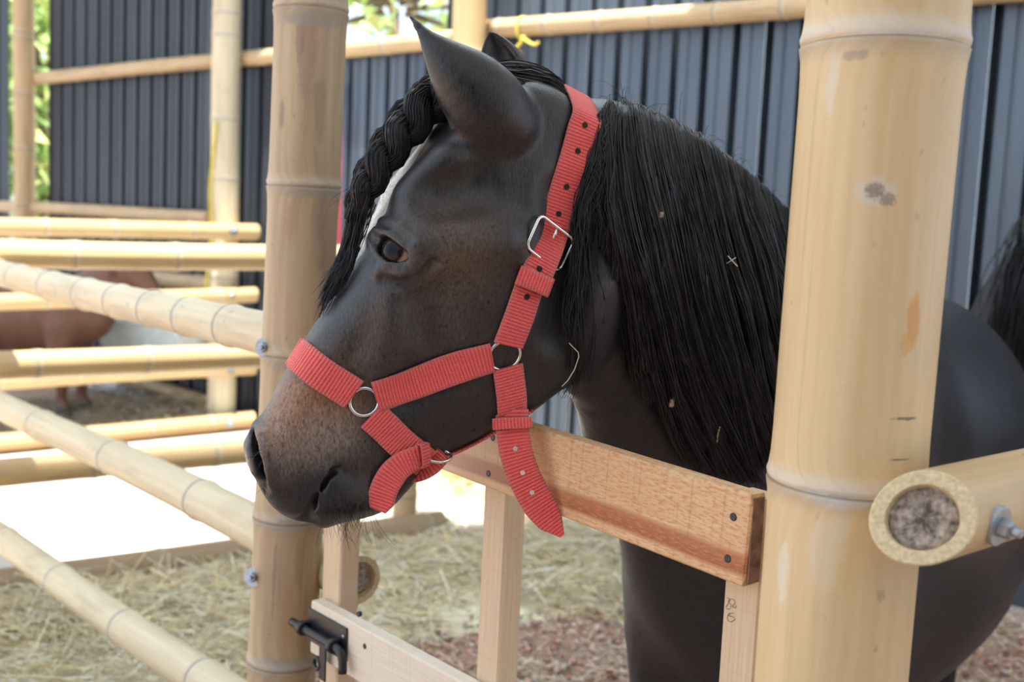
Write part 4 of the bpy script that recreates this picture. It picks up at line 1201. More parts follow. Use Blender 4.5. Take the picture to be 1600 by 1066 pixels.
def mane_locks():
    S = []; Rd = []
    lock_u = np.concatenate([rng.uniform(0.0, 1.15, 20), rng.uniform(1.62, 9, 156), rng.uniform(.85, 1.75, 30)]); short = np.r_[np.zeros(176), np.ones(30)]
    tt = np.linspace(0, 1, KM)
    for lu, sh_ in zip(lock_u, short):
        n = 30 if lu > 1.6 or sh_ else 9
        u = np.clip(lu + rng.normal(0, .07, n), 0, len(G3) - 1.001)
        if lu < 1.6 and not sh_: u = np.minimum(u, 1.2)
        R = lerp_guides(u); P, Nn = R[..., :3].copy(), R[..., 3:]
        layer = rng.uniform(.0, 1.0); lift = (.002 + .020 * layer * (1 if lu > 1.6 else .4))
        Ln = rng.uniform(.72, 1.05) if lu > 1.6 else rng.uniform(.55, 1.1)
        if sh_: Ln = rng.uniform(.25, .55)
        # shorten by resampling along the strand
        ts = np.clip(tt * Ln, 0, 1); idx = ts * (KM - 1); i0 = np.clip(idx.astype(int), 0, KM - 2); fr = (idx - i0)[None, :, None]
        P = P[:, i0] * (1 - fr) + P[:, i0 + 1] * fr; Nn = Nn[:, i0] * (1 - fr) + Nn[:, i0 + 1] * fr
        prof = np.sin(np.clip(tt * 1.3 + .12, 0, 1) * math.pi / 2)
        P = P + Nn * (lift * prof)[None, :, None]
        side = np.cross(np.gradient(P, axis=1), Nn); side /= np.linalg.norm(side, axis=2, keepdims=True) + 1e-9
        a1, f1, p1 = rng.uniform(.002, .011), rng.uniform(.8, 2.4), rng.uniform(0, 6.28)
        conv = 1 - .55 * np.clip(tt, 0, 1) ** 1.5            # strands of a lock draw together
        cen = P.mean(0, keepdims=True); P = cen + (P - cen) * conv[None, :, None]
        P = P + side * (a1 * np.sin(f1 * 6.28 * tt + p1) * tt)[None, :, None]
        j = rng.normal(0, 1, (n, 3)) * .0024
        P = P + j[:, None, :] * (0.4 + tt)[None, :, None]
        P = P + side * (rng.normal(0, .0016, (n, 1)) * np.sin(rng.uniform(2, 7, (n, 1)) * 6.28 * tt[None] + rng.uniform(0, 6, (n, 1))))[..., None]
        if lu > .8:      # roots start just behind the crest and come over it
            P[:, 0] += np.array([.006, .030, .002]); P[:, 1] += np.array([.002, .008, .010]); P[:, 2] += np.array([0, 0, .003])
        S.append(P); Rd.append(np.full(n, rng.uniform(.0009, .0014)))
    # stray flyaway hairs standing off the crest
    n = 160; u = rng.uniform(1.9, 8.9, n); R = lerp_guides(u); P, Nn = R[..., :3].copy(), R[..., 3:]
    up = rng.uniform(.004, .020, n); P = P[:, [0] * KM] * 1.0
    dirv = (R[:, 3, :3] - R[:, 0, :3]); dirv /= np.linalg.norm(dirv, axis=1, keepdims=True)
    rn = rng.normal(0, .45, (n, 3)) + np.array([-.3, 0, .9])
    ln = rng.uniform(.015, .06, (n, 1, 1))
    P = P + (rn[:, None, :] * tt[None, :, None] + dirv[:, None, :] * (tt ** 2)[None, :, None] * 1.3) * ln
    S.append(P); Rd.append(np.full(n, .00035))
    return np.concatenate(S), np.concatenate(Rd)
S, Rd = mane_locks()
V, Fc = strands_mesh(S, Rd, .3)
mane = mesh('mane', V, Fc, M_HAIR, horse); mane['label'] = 'long black mane falling over the neck'
# a few single long hairs below the throat
S = []
for (x, y, x2, y2) in ((893, 560, 889, 690), (905, 560, 887, 735), (886, 560, 880, 640), (868, 500, 835, 560), (862, 480, 826, 552)):
    g = guide3d([(x, y - 90), (x, y), ((x + x2) / 2 + 2, (y + y2) / 2), (x2, y2)], KM, .006); S.append(g[:, :3])
V, Fc = strands_mesh(np.array(S), np.full(len(S), .00045), .4); mesh('loose_hair', V, Fc, M_HAIR, horse)

# ---- hair over the poll, running forward between the ears
PG = [[(899, 190), (878, 172), (846, 160), (812, 148), (776, 132), (742, 128)],
      [(897, 164), (862, 134), (826, 126), (795, 124), (765, 122), (735, 130)],
      [(896, 160), (852, 126), (812, 114), (785, 112), (760, 116), (728, 138)]]
PK = 14
def poll3(g, lat):
    R = []
    for (x, y) in catmull(g, PK):
        p = at_plane(x, y, MP + HN * lat, HN); R.append(np.r_[p, unit(ZUP + HN * lat * 9)])
    return np.array(R)
pg3 = np.array([poll3(PG[0], .040), poll3(PG[1], .016), poll3(PG[2], -.012), poll3([(x + 2, y + 6) for x, y in PG[2]], -.045)])
n = 1700; u = rng.uniform(0, 2.999, n); i = u.astype(int); f = (u - i)[:, None, None]; R = pg3[i] * (1 - f) + pg3[i + 1] * f
tt = np.linspace(0, 1, PK); P = R[..., :3] + R[..., 3:] * (rng.uniform(0, .010, (n, 1)) * np.sin(np.pi * (.1 + .8 * tt))[None])[..., None]
P += rng.normal(0, .0022, (n, 1, 3)) + (rng.normal(0, .0012, (n, 1)) * np.sin(rng.uniform(1, 4, (n, 1)) * 6.28 * tt[None] + rng.uniform(0, 6, (n, 1))))[..., None] * np.array([0, .3, 1.0])
V, Fc = strands_mesh(P, np.full(n, .0011), .6)
mesh('poll_hair', V, Fc, M_HAIR, horse)

# ---- braided forelock
BP = [(768, 130), (718, 146), (672, 174), (634, 216), (600, 264), (572, 314), (552, 354)]
path = np.array([med(*q) for q in BP]) + HN * .012
offo = [.006, .010, .013, .014, .013, .012, .010]
def face_out(p):
    q, nn = near_s(p); return q, nn * NSGN
pth = catmull(path, 80)
tl = np.gradient(pth, axis=0); tl /= np.linalg.norm(tl, axis=1, keepdims=True)
outv = np.cross(tl, HN); outv = np.where((outv @ ZUP)[:, None] > 0, outv, -outv)
outv /= np.linalg.norm(outv, axis=1, keepdims=True)
arc = np.r_[0, np.cumsum(np.linalg.norm(np.diff(pth, axis=0), axis=1))]
braid = None
# the braid hair itself: three interlaced bundles, each of many fibres around a core
env = np.interp(arc / arc[-1], [0, .12, .5, .85, 1], [1.1, 1.38, 1.15, .85, .22])
cores = []
for k in range(3):
    ph = 2 * math.pi * (arc / .115 + k / 3)
    side = HN
    c = pth + HN * (.0155 * env * np.sin(ph))[:, None] + outv * (.0085 * env * np.sin(2 * ph) + .010)[:, None]
    cores.append(c)
parts = []; SS = []
for k in range(3):
    parts.append(tube(cores[k], .0128 * env, 12))
    T_ = np.gradient(cores[k], axis=0); T_ /= np.linalg.norm(T_, axis=1, keepdims=True)
    A_ = np.cross(T_, HN); A_ /= np.linalg.norm(A_, axis=1, keepdims=True) + 1e-9; B_ = np.cross(T_, A_)
    for j in range(110):
        a = rng.uniform(0, 6.28) + np.linspace(0, rng.uniform(-.8, .8), 80); r_ = (.0128 + rng.uniform(-.0005, .0012)) * env
        SS.append(cores[k] + (np.cos(a) * r_)[:, None] * A_ + (np.sin(a) * r_)[:, None] * B_)
V1, F1 = join(parts); V2, F2 = strands_mesh(np.array(SS)[:, ::2], np.full(len(SS), .00075), .9)
fl = mesh('forelock_braid', *join([(V1, F1), (V2, F2.tolist())]), M_HAIR, horse)
# loose end of the forelock
endp = pth[-1]; S = []
n = 420; tt = np.linspace(0, 1, 14)
for j in range(n):
    w = rng.uniform(-1, 1); e_ = rng.uniform(.62, 1.0)
    tx = 508 + 15 * w + rng.normal(0, 5); ty = 468 - 20 * w + rng.normal(0, 16)
    tip = med(tx, ty) + HN * (.016 + .014 * w + rng.normal(0, .004)); mid = med(541 + 15 * w, 404 - 6 * w) + HN * (.014 + .012 * w)
    st = pth[-12] + HN * rng.normal(0, .008) + outv[-12] * (rng.normal(0, .006) + .008)
    tip = mid + (tip - mid) * e_
    c = ((1 - tt) ** 2)[:, None] * st + (2 * tt * (1 - tt))[:, None] * mid + (tt ** 2)[:, None] * tip
    c = c + rng.normal(0, .0012, 3) * np.sin(tt * rng.uniform(6, 16) + rng.uniform(0, 6))[:, None]
    S.append(c)
S = np.array(S)
q = S.reshape(-1, 3)
for i_ in range(len(q)):
    pn, nn = near_s(q[i_]); nn = nn * NSGN; d_ = (q[i_] - pn) @ nn
    if d_ < .002: q[i_] = pn + nn * (.002 + .003 * rng.random())
S = q.reshape(S.shape)
V, Fc = strands_mesh(S, rng.uniform(.0005, .001, n), .25); mesh('forelock_end', V, Fc, M_HAIR, horse)
# flyaway hairs of the braid
S = []
for j in range(60):
    i_ = rng.integers(5, 70); b0 = pth[i_] + outv[i_] * .018
    dv = outv[i_] * rng.uniform(.2, 1) + tl[i_] * rng.uniform(-.2, 1) + HN * rng.normal(0, .5)
    S.append(b0 + tt[:, None] * dv * rng.uniform(.008, .024) + (tt ** 2)[:, None] * tl[i_] * .012)
V, Fc = strands_mesh(np.array(S), np.full(60, .0003), .4); mesh('forelock_flyaway', V, Fc, M_HAIR, horse)
# chin whiskers and nostril hairs
S = []
for j in range(70):
    x = rng.uniform(505, 585); p, nn = cast(x, 800 - (x - 505) * .16 + rng.uniform(-8, 4))
    if p is None: continue
    nn = nn * NSGN; dv = np.array([rng.normal(.08, .25), rng.normal(0, .3), -1]); ln = rng.uniform(.012, .05)
    S.append(p + nn * .0005 + tt[:, None] * (dv * ln) + (tt ** 2)[:, None] * np.array([rng.normal(0, .3), 0, 0]) * ln)
for j in range(26):
    x, y = rng.uniform(395, 470), rng.uniform(690, 800); p, nn = cast(x, y)
    if p is None: continue
    nn = nn * NSGN; S.append(p + tt[:, None] * (nn * .8 + rng.normal(0, .4, 3) + np.array([0, 0, -.5])) * rng.uniform(.006, .022))
V, Fc = strands_mesh(np.array(S), np.full(len(S), .00028), .4); mesh('whiskers', V, Fc, M_HAIR, horse, kind='stuff')
# tail
S = []
t0 = bC[-1] + BD * .20 + ZUP * .10; tt = np.linspace(0, 1, 12)
for j in range(240):
    w = rng.normal(0, 1, 3) * .03
    c = t0 + w * .3 + (tt[:, None] * (BD * .10 + w)) * np.sin(tt * 1.6)[:, None] + tt[:, None] * np.array([0, 0, -.78 + rng.uniform(-.1, .1)])
    S.append(c + w * tt[:, None])
V, Fc = strands_mesh(np.array(S), np.full(len(S), .0022), .3); mesh('tail', V, Fc, M_HAIR, horse)

# ================================================================== HALTER
def web_mat():
    m, nt, b = new_mat('red_webbing')
    uv = N(nt, 'ShaderNodeUVMap').outputs[0]
    w1 = N(nt, 'ShaderNodeTexWave'); w1.wave_type = 'BANDS'; w1.bands_direction = 'Y'; w1.wave_profile = 'SIN'; inp(w1, Scale=78.0, Distortion=.25, Detail=1.0); w1.inputs['Detail Scale'].default_value = 3.0; L(nt, uv, w1.inputs['Vector'])
    w2 = N(nt, 'ShaderNodeTexWave'); w2.wave_type = 'BANDS'; w2.bands_direction = 'X'; inp(w2, Scale=150.0, Distortion=.6); L(nt, uv, w2.inputs['Vector'])
    dirt = noise(nt, mapping(nt, uv, (60, 25, 1)), 1.0, 4, .6); wear = noise(nt, mapping(nt, uv, (220, 300, 1)), 1.0, 2)
    rib = ramp(nt, w1.outputs['Fac'], [(.15, (0, 0, 0)), (.6, (1, 1, 1))]).outputs[0]
    c = mixc(nt, rib, (.62, .040, .044), (.96, .118, .112))
    c = mixc(nt, math_n(nt, 'MULTIPLY', w2.outputs['Fac'], .22), c, (1.0, .26, .22))
    c = mixc(nt, ramp(nt, wear, [(.66, (0, 0, 0)), (.8, (.6, .6, .6))]).outputs[0], c, (.75, .30, .24))
    c = mixc(nt, ramp(nt, dirt, [(.66, (0, 0, 0)), (.8, (.5, .5, .5))]).outputs[0], c, (.34, .10, .05))
    e = attr(nt, 'edge').outputs['Fac']
    c = mixc(nt, math_n(nt, 'MULTIPLY', e, .55), c, (.72, .20, .19))
    L(nt, c, b.inputs['Base Color']); inp(b, Roughness=.62); b.inputs['Sheen Weight'].default_value = .15
    bump(nt, math_n(nt, 'ADD', w1.outputs['Fac'], math_n(nt, 'MULTIPLY', w2.outputs['Fac'], .5)), b, .8, .0016)
    return m
M_WEB = web_mat()
M_HOLE = plain('strap_hole_dark', (.02, .012, .01), .9)
halter = empty('halter'); tag(halter, 'red webbing halter with steel rings and buckle on the black horse', 'halter')
def ribbon(name, C, Wd, Nn, hw, th=.0024, parent=halter, nw=7, conform=False, lift=.0035, taper=None):
    """strap along C with width vectors Wd (unit), normals Nn, half width hw"""
    C, Wd, Nn = map(np.asarray, (C, Wd, Nn)); K = len(C); xs = np.linspace(-1, 1, nw)
    hwv = np.broadcast_to(np.asarray(hw, float), (K,))
    top = np.zeros((K, nw, 3))
    nor = np.zeros((K, nw, 3))
    for i in range(K):
        for j, x in enumerate(xs):
            p = C[i] + Wd[i] * hwv[i] * x; n_ = Nn[i]
            if conform:
                pn, nn = near_s(p); nn = nn * NSGN
                if nn @ Nn[i] > .2:
                    p = p + Nn[i] * min(.008, max(-.02, ((pn - p) @ Nn[i]))) + Nn[i] * lift
                else: p = p + Nn[i] * lift
            top[i, j] = p; nor[i, j] = n_
    if conform:
        for _ in range(3):
            top[1:-1] = (top[:-2] + 2 * top[1:-1] + top[2:]) / 4
    bot = top - nor * th
    V = np.concatenate([top.reshape(-1, 3), bot.reshape(-1, 3)]); o = K * nw; Fc = []
    for i in range(K - 1):
        for j in range(nw - 1):
            a = i * nw + j; Fc.append((a, a + 1, a + nw + 1, a + nw)); Fc.append((o + a, o + a + nw, o + a + nw + 1, o + a + 1))
        a = i * nw; Fc.append((a, a + nw, o + a + nw, o + a)); a = i * nw + nw - 1; Fc.append((a, o + a, o + a + nw, a + nw))
    for i in (0, K - 1):
        for j in range(nw - 1):
            a = i * nw + j; Fc.append((a, o + a, o + a + 1, a + 1))
    ob = mesh(name, V, Fc, M_WEB, parent)
    ln = np.r_[0, np.cumsum(np.linalg.norm(np.diff(C, axis=0), axis=1))]
    uvv = np.stack([np.broadcast_to(xs[None] * hwv[:, None], (K, nw)), np.broadcast_to(ln[:, None], (K, nw))], -1).reshape(-1, 2); uvv = np.concatenate([uvv, uvv])
    uvl = ob.data.uv_layers.new(name='UVMap'); li = np.zeros(len(ob.data.loops), np.int32); ob.data.loops.foreach_get('vertex_index', li)
    uvl.data.foreach_set('uv', uvv[li].astype(np.float32).ravel())
    ed = np.broadcast_to((np.abs(xs) > .9).astype(float)[None], (K, nw)).reshape(-1); set_attr(ob, 'edge', np.concatenate([ed, ed]))
    return ob, top
def surf_line(pts, K):
    """points of a pixel polyline on the horse with smoothed normals"""
    Q = catmull(pts, K); P = []; Nn = []
    for (x, y) in Q:
        p, n_ = cast(x, y)
        if p is None: continue
        P.append(p); Nn.append(n_ * NSGN)
    P, Nn = np.array(P), np.array(Nn)
    for _ in range(6): Nn[1:-1] = (Nn[:-2] + Nn[1:-1] * 2 + Nn[2:]) / 4
    for _ in range(2): P[1:-1] = (P[:-2] + P[1:-1] * 2 + P[2:]) / 4
    return P, Nn / np.linalg.norm(Nn, axis=1, keepdims=True)
def strap(name, pts, K, hw, lift=.0048, mirror=True, th=.0024, near=True):
    P, Nn = surf_line(pts, K); T_ = np.gradient(P, axis=0); Wd = np.cross(T_, Nn); Wd /= np.linalg.norm(Wd, axis=1, keepdims=True)
    Nn = np.cross(Wd, T_); Nn /= np.linalg.norm(Nn, axis=1, keepdims=True)
    o, top = ribbon(name, P, Wd, Nn, hw, th, conform=True, lift=lift) if near else (None, None)
    if mirror:
        f_ = lambda A_: A_ - 2 * (A_ @ HN)[:, None] * HN
        Pm = P - 2 * ((P - MP) @ HN)[:, None] * HN
        ribbon(name, Pm, f_(Wd), f_(Nn), hw, th, conform=True, lift=lift)
    return P, Nn, Wd, top, o
HW = 26 * 1.30 / FPX * 1.0
def hole(P, Nn, Wd, top, o, frac, r=.0036, x=0):
    i = int(frac * (len(P) - 1)); j = top.shape[1] // 2
    c = top[i, j] + Wd[i] * x; n_ = Nn[i]
    V, Fc = disc_stack(c + n_ * .0002, n_, [(-.001, r), (.0004, r), (.0002, r * .8)], 14); mesh('strap_hole', V, Fc, M_HOLE, o)
# crown strap: from far-side ring over the poll to the near side; upper layer down to the buckle and on to the keeper
up_pts = [(914, 178), (905, 215), (895, 252), (883, 290), (868, 335), (851, 385), (833, 434), (829, 446)]
P, Nn, Wd, _, _ = strap('crown_strap', up_pts, 40, HW, .0060, near=False)
Pm = P[0] - 2 * ((P[0] - MP) @ HN) * HN
apex = (P[0] + Pm) / 2 + ZUP * .030 + (P[0] - P[6]) * .15
nP = 64
Q = np.vstack([Pm + mr(Nn[0]) * .004, apex, (P[::4] + Nn[::4] * .0060), P[-1] + Nn[-1] * .0060])
cc_ = catmull(Q, nP); i0 = int(np.argmin(np.linalg.norm(cc_ - Q[2], axis=1)))
wd0 = unit(Wd[0] - (Wd[0] @ HN) * HN); wm = Wd[16]
W_a = np.array([unit(wd0 * (1 - k) + wm * k) for k in np.clip((np.arange(nP) - i0 + 4) / 16.0, 0, 1)])
T_ = np.gradient(cc_, axis=0); T_ /= np.linalg.norm(T_, axis=1, keepdims=True); W_a = W_a - (W_a * T_).sum(1, keepdims=True) * T_; W_a /= np.linalg.norm(W_a, axis=1, keepdims=True)
N_a = np.cross(W_a, T_)
if N_a[nP // 2] @ (CAM - cc_[nP // 2]) < 0: N_a = -N_a
o, top = ribbon('crown_strap', cc_, W_a, N_a, HW)
P, Nn, Wd = cc_, N_a, W_a
pj = proj(cc_)
def idx_px(y): return i0 + int(np.argmin(abs(pj[i0:, 1] - y)))
for y in (198, 236, 289, 337, 421): hole(P, Nn, Wd, top, o, idx_px(y) / (nP - 1) + 1e-6)
# lower layer
dn_pts = [(834, 428), (822, 460), (812, 490), (802, 516), (793, 538)]
P2, N2, W2, top2, o2 = strap('cheek_strap', dn_pts, 26, HW * .97, .0045)
hole(P2, N2, W2, top2, o2, .33)
# keeper loop
kp, kn = cast(829, 437); kn = kn * NSGN
def keeper(c, n_, wd, hw, ht, name='keeper'):
    ln = unit(np.cross(n_, wd)); C = [c - wd * (hw + .002) - n_ * .003, c - wd * (hw + .001) + n_ * .004, c + n_ * .0065, c + wd * (hw + .001) + n_ * .004, c + wd * (hw + .002) - n_ * .003]
    C = catmull(C, 15); Wv = np.tile(ln, (15, 1)); T_ = np.gradient(C, axis=0); Nv = np.cross(Wv, T_); Nv /= np.linalg.norm(Nv, axis=1, keepdims=True)
    if Nv[7] @ n_ < 0: Nv = -Nv
    return ribbon(name, C, Wv, Nv, ht, .0018, nw=5)[0]
iK = idx_px(438)
ko = keeper(top[iK, 3] + Nn[iK] * .001, Nn[iK], Wd[iK], HW, .0115)
# buckle: rounded rectangle around the strap, with tongue
iB = idx_px(384); bcn = top[iB, 3] + Nn[iB] * .003; bt = unit(np.gradient(P, axis=0)[iB])
hw_, hh_ = .0275, .0205
loop = []
for (sx, sy) in ((1, 1), (-1, 1), (-1, -1), (1, -1)):
    a0 = {(1, 1): 0, (-1, 1): 90, (-1, -1): 180, (1, -1): 270}[(sx, sy)]
    for a in np.linspace(a0, a0 + 90, 7):
        r_ = .008; loop.append(bcn + Wd[iB] * (sx * (hw_ - r_) + r_ * math.cos(math.radians(a))) + bt * (sy * (hh_ - r_) + r_ * math.sin(math.radians(a))))
loop = np.array(loop)
for q_ in range(len(loop)):         # top bar lies over the strap, lower bar under it
    v_ = float((loop[q_] - bcn) @ bt) / hh_; pn, nn = near_s(loop[q_])
    h_ = np.interp(v_, [-1, -.4, .9, 1], [.0100, .0080, .0016, .0014]); loop[q_] = loop[q_] + Nn[iB] * (h_ - (loop[q_] - pn) @ Nn[iB])
bk = mesh('buckle', *ring_mesh(bcn, Wd[iB], bt, .0022, P=loop), M_CHROME, halter)
mesh('tongue', *tube(np.array([bcn - bt * hh_ + Nn[iB] * .004, bcn - bt * hh_ * .6 + Nn[iB] * .0055, bcn - bt * hh_ * .25 + Nn[iB] * .003]), .0019, 8), M_CHROME, bk)
# rings
def ring_at(px, py, rad, r=.0022, tiltw=None, name='ring', sq=1.0):
    p, n_ = cast(px, py); n_ = n_ * NSGN; p = p + n_ * .0008
    _, s_, u_ = frame(n_)
    mesh(name, *ring_mesh(p, s_ * rad, u_ * rad * sq, r), M_CHROME, halter)
    pm = mir([p])[0]; mesh(name, *ring_mesh(pm, mr(s_) * rad, mr(u_) * rad * sq, r), M_CHROME, halter)
    return p, n_
rg2 = ring_at(788, 555, .0195)
rg1 = ring_at(569, 628, .0165)
# noseband over the nose: near half then mirrored half, one strap
nb_pts = [(553, 616), (535, 604), (510, 589), (485, 570), (466, 553), (456, 543)]
Pn_, Nn_ = surf_line(nb_pts, 22)
f_ = lambda A_: A_ - 2 * (A_ @ HN)[:, None] * HN
Pf = Pn_ - 2 * ((Pn_ - MP) @ HN)[:, None] * HN
gapm = np.array([near_s((Pn_[-1] + Pf[-1]) / 2 + HF * .05 + ZUP * .03)[0]])
path_ = catmull(np.concatenate([Pn_[::3], Pn_[-1:], gapm, Pf[-1:], Pf[::-3]]), 60)
nrm_ = np.array([near_s(q)[1] * NSGN for q in path_])
for _ in range(8): nrm_[1:-1] = (nrm_[:-2] + 2 * nrm_[1:-1] + nrm_[2:]) / 4
T_ = np.gradient(path_, axis=0); Wv = np.cross(T_, nrm_); Wv /= np.linalg.norm(Wv, axis=1, keepdims=True); nrm_ = np.cross(Wv, T_); nrm_ /= np.linalg.norm(nrm_, axis=1, keepdims=True)
ribbon('noseband', path_, Wv, nrm_, HW * .98, conform=True, lift=.0048)
# side strap, ring to ring
strap('side_strap', [(585, 620), (620, 606), (660, 593), (700, 579), (735, 567), (768, 557)], 30, HW * .98)
# chin strap, with its turned-back tail
strap('chin_strap', [(580, 648), (602, 668), (624, 690), (646, 708), (664, 722)], 22, HW * .95, .0045)
cp, cn = cast(640, 712); cn = cn * NSGN
Yc = cp[1]
def hang(name, pts, hw, yoff, wdirs=None, K=30, twist=(0, 0)):
    """free-hanging strap given in pixels on a plane of constant depth, half width hw in metres"""
    C = np.array([at_y(x, y, yo) for (x, y), yo in zip(pts, yoff)]); C = catmull(C, K); T_ = np.gradient(C, axis=0)
    view = C - CAM; tw = np.linspace(twist[0], twist[1], K)
    W0 = np.cross(T_, view); W0 /= np.linalg.norm(W0, axis=1, keepdims=True); T_ /= np.linalg.norm(T_, axis=1, keepdims=True); N0 = np.cross(W0, T_)
    Wv = W0 * np.cos(tw)[:, None] + N0 * np.sin(tw)[:, None]; Nv = np.cross(Wv, T_)
    if Nv[0] @ view[0] > 0: Nv = -Nv
    return ribbon(name, C, Wv, Nv, hw, .0026), C, Wv, Nv
(oc, topc), Cc, Wc, Nc = hang('chin_tail', [(672, 708), (650, 716), (622, 732), (602, 760), (590, 798)], np.interp(np.linspace(0, 1, 30), [0, .55, .9, 1], [.0125, .0165, .0165, .010]), [Yc + .004, Yc - .010, Yc - .018, Yc - .022, Yc - .022], twist=(.5, -.35))
hang('chin_loop', [(600, 722), (640, 736), (668, 728), (690, 706)], .014, [Yc + .018, Yc + .016, Yc + .014, Yc + .012])
keeper(Cc[3], Nc[3], Wc[3], .013, .006, 'chin_keeper')
rc_ = at_y(686, 713, Yc + .012); mesh('ring', *ring_mesh(rc_, unit([1, .3, -.1]) * .015, unit([.1, .8, .35]) * .012, .002), M_CHROME, halter)
# strap under the jaw from chin ring to the throat
jp = [(692, 708), (715, 699), (745, 684), (775, 667), (805, 650), (828, 636)]
Cj = []
for (x, y) in jp:
    q = None
    for dy in range(-2, 30, 2):
        q, _ = cast(x, y - dy)
        if q is not None: break
    q = at_y(x, y + 4, (q[1] if q is not None else Yc) + .012); Cj.append(q)
Cj = catmull(Cj, 26); T_ = np.gradient(Cj, axis=0); Wv = np.tile(HN, (26, 1)); Nv = np.cross(Wv, T_); Nv /= np.linalg.norm(Nv, axis=1, keepdims=True)
if Nv[10] @ ZUP > 0: Nv = -Nv
ribbon('jaw_strap', Cj, Wv, Nv, HW * .8)
# throat strap from the cheek ring, then the long tail hanging in front of the gate
Pt, Nt, Wt, topt, ot = strap('throat_strap', [(792, 572), (795, 596), (798, 620), (799, 646)], 18, HW * .98, .0045, mirror=False)
Yt = Pt[-1][1]
hwv = np.interp(np.linspace(0, 1, 40), [0, .72, .86, 1], [.0200, .0200, .0165, .003])
(oh, toph), Ch, Wh, Nh = hang('throat_tail', [(800, 640), (801, 670), (806, 705), (818, 742), (836, 778), (856, 808), (879, 838)], hwv, [Yt - .008, Yt - .014, Yt - .020, Yt - .024, Yt - .026, Yt - .028, Yt - .028], K=40)
for fr in (.30, .47, .64):
    i = int(fr * 39); V, Fc = disc_stack(toph[i, 3], Nh[i], [(-.001, .0030), (.0006, .0030), (.0003, .002)], 12); mesh('strap_hole', V, Fc, plain('hole_light', (.6, .5, .45), .8) if fr < .31 else bpy.data.materials['hole_light'], oh)
keeper(toph[4, 3], Nh[4], Wh[4], .021, .007, 'throat_keeper')
# ================================================================== OTHER ANIMALS
def simple_horse(name, label, body, ba_, bb_, neck, na_, nb_, head, ha_, hb_, legs, ears, col, step, hoofcol=(.05, .04, .035)):
    body, neck, head = [np.array(x, float) for x in (body, neck, head)]
    def f(p):
        d = sd_chain(p, body, [ZUP] * len(body), ba_, bb_, .02, 8)
        tn = unit(neck[-1] - neck[0]); sd = unit(np.cross(tn, ZUP)); vu = np.cross(sd, tn)
        d = smin(d, sd_chain(p, neck, [vu] * len(neck), na_, nb_, .02, 8), .07)
        tn = unit(head[-1] - head[0]); sd = unit(np.cross(unit(body[0] - body[-1]), ZUP)); vu = unit(np.cross(sd, tn))
        d = smin(d, sd_chain(p, head, [vu] * len(head), ha_, hb_, .02, 8), .035)
        for P_, r_ in legs: d = smin(d, sd_caps(p, P_, r_), .03)
        for P_, _ in legs: d = smin(d, f_hoof(p, P_[-1]), .015)
        for P_, r_ in ears: d = smin(d, sd_caps(p, P_, r_), .012)
        return d
    allp = np.vstack([body, neck, head] + [np.array(P_) for P_, _ in legs] + [np.array(P_) for P_, _ in ears])
    lo, hi = allp.min(0) - .42, allp.max(0) + .42; lo[2] = -.03
    V, Fq = surface_nets(f, np.arange(lo[0], hi[0], step), np.arange(lo[1], hi[1], step), np.arange(lo[2], hi[2], step))
    o = mesh(name, V, Fq, M_COAT2); tag(o, label, 'horse' if name == 'horse' else 'pony')
    c = np.tile(np.array(col), (len(V), 1)); c[V[:, 2] < .07] = hoofcol
    set_attr(o, 'col', c); return o
M_COAT2 = coat_mat('plain_coat', .4, .4)
def stand_legs(front, hind, lat, d, z0, sc):
    L_ = []
    for s in (-1, 1):
        c = np.array(front) + lat * s; L_.append(([c, np.array([c[0] - d[0] * .02, c[1] - d[1] * .02, z0 * .62]), np.array([c[0], c[1], z0 * .42]), np.array([c[0], c[1], .12]), np.array([c[0] + d[0] * .02, c[1] + d[1] * .02, .05])], [.11 * sc, .08 * sc, .05 * sc, .036 * sc, .045 * sc]))
        c = np.array(hind) + lat * s; L_.append(([c, np.array([c[0] + d[0] * .03, c[1] + d[1] * .03, z0 * .68]), np.array([c[0] - d[0] * .12, c[1] - d[1] * .12, z0 * .46]), np.array([c[0] - d[0] * .08, c[1] - d[1] * .08, .12]), np.array([c[0] - d[0] * .06, c[1] - d[1] * .06, .05])], [.14 * sc, .11 * sc, .055 * sc, .038 * sc, .045 * sc]))
    return L_
# chestnut pony behind the far fence, facing right
pd = unit([.97, -.22, 0]); plat = np.array([pd[1], -pd[0], 0])
PC = at_z(112, 648, 0.0); chest = np.array([PC[0], PC[1], .60])
bz = lambda k, z: chest * np.array([1, 1, 0]) - pd * k + ZUP * z
pony = simple_horse('pony', 'chestnut pony standing behind the far bamboo fence',
    [bz(-.12, .63), bz(.12, .60), bz(.45, .59), bz(.75, .62), bz(.88, .63)], [.17, .215, .225, .21, .16], [.14, .18, .21, .19, .14],
    [bz(-.10, .70), bz(-.24, .84), bz(-.34, .96)], [.17, .12, .085], [.10, .075, .055],
    [bz(-.30, .99), bz(-.42, .90), bz(-.55, .78)], [.075, .085, .05], [.055, .055, .04],
    stand_legs(bz(.0, .55), bz(.78, .55), plat * .10, pd, .60, .85), [([bz(-.32, 1.02) + plat * s * .04, bz(-.33, 1.12) + plat * s * .05], [.025, .006]) for s in (-1, 1)], (.15, .072, .046), .018)
S = []; tt = np.linspace(0, 1, 8)
for j in range(150):
    k = rng.uniform(0, 1); r0 = bz(-.08 - .26 * k, .88 + .15 * k) + rng.normal(0, .008, 3); S.append(r0 - plat * np.sign(rng.normal()) * .06 * np.sin(tt * 2)[:, None] * -1 + tt[:, None] * np.array([0, 0, -.17]) + rng.normal(0, .01, 3) * tt[:, None])
mesh('mane', *strands_mesh(np.array(S), np.full(150, .003), .4), hair_mat('chestnut_hair', (.10, .04, .02), (.2, .09, .05)), pony)
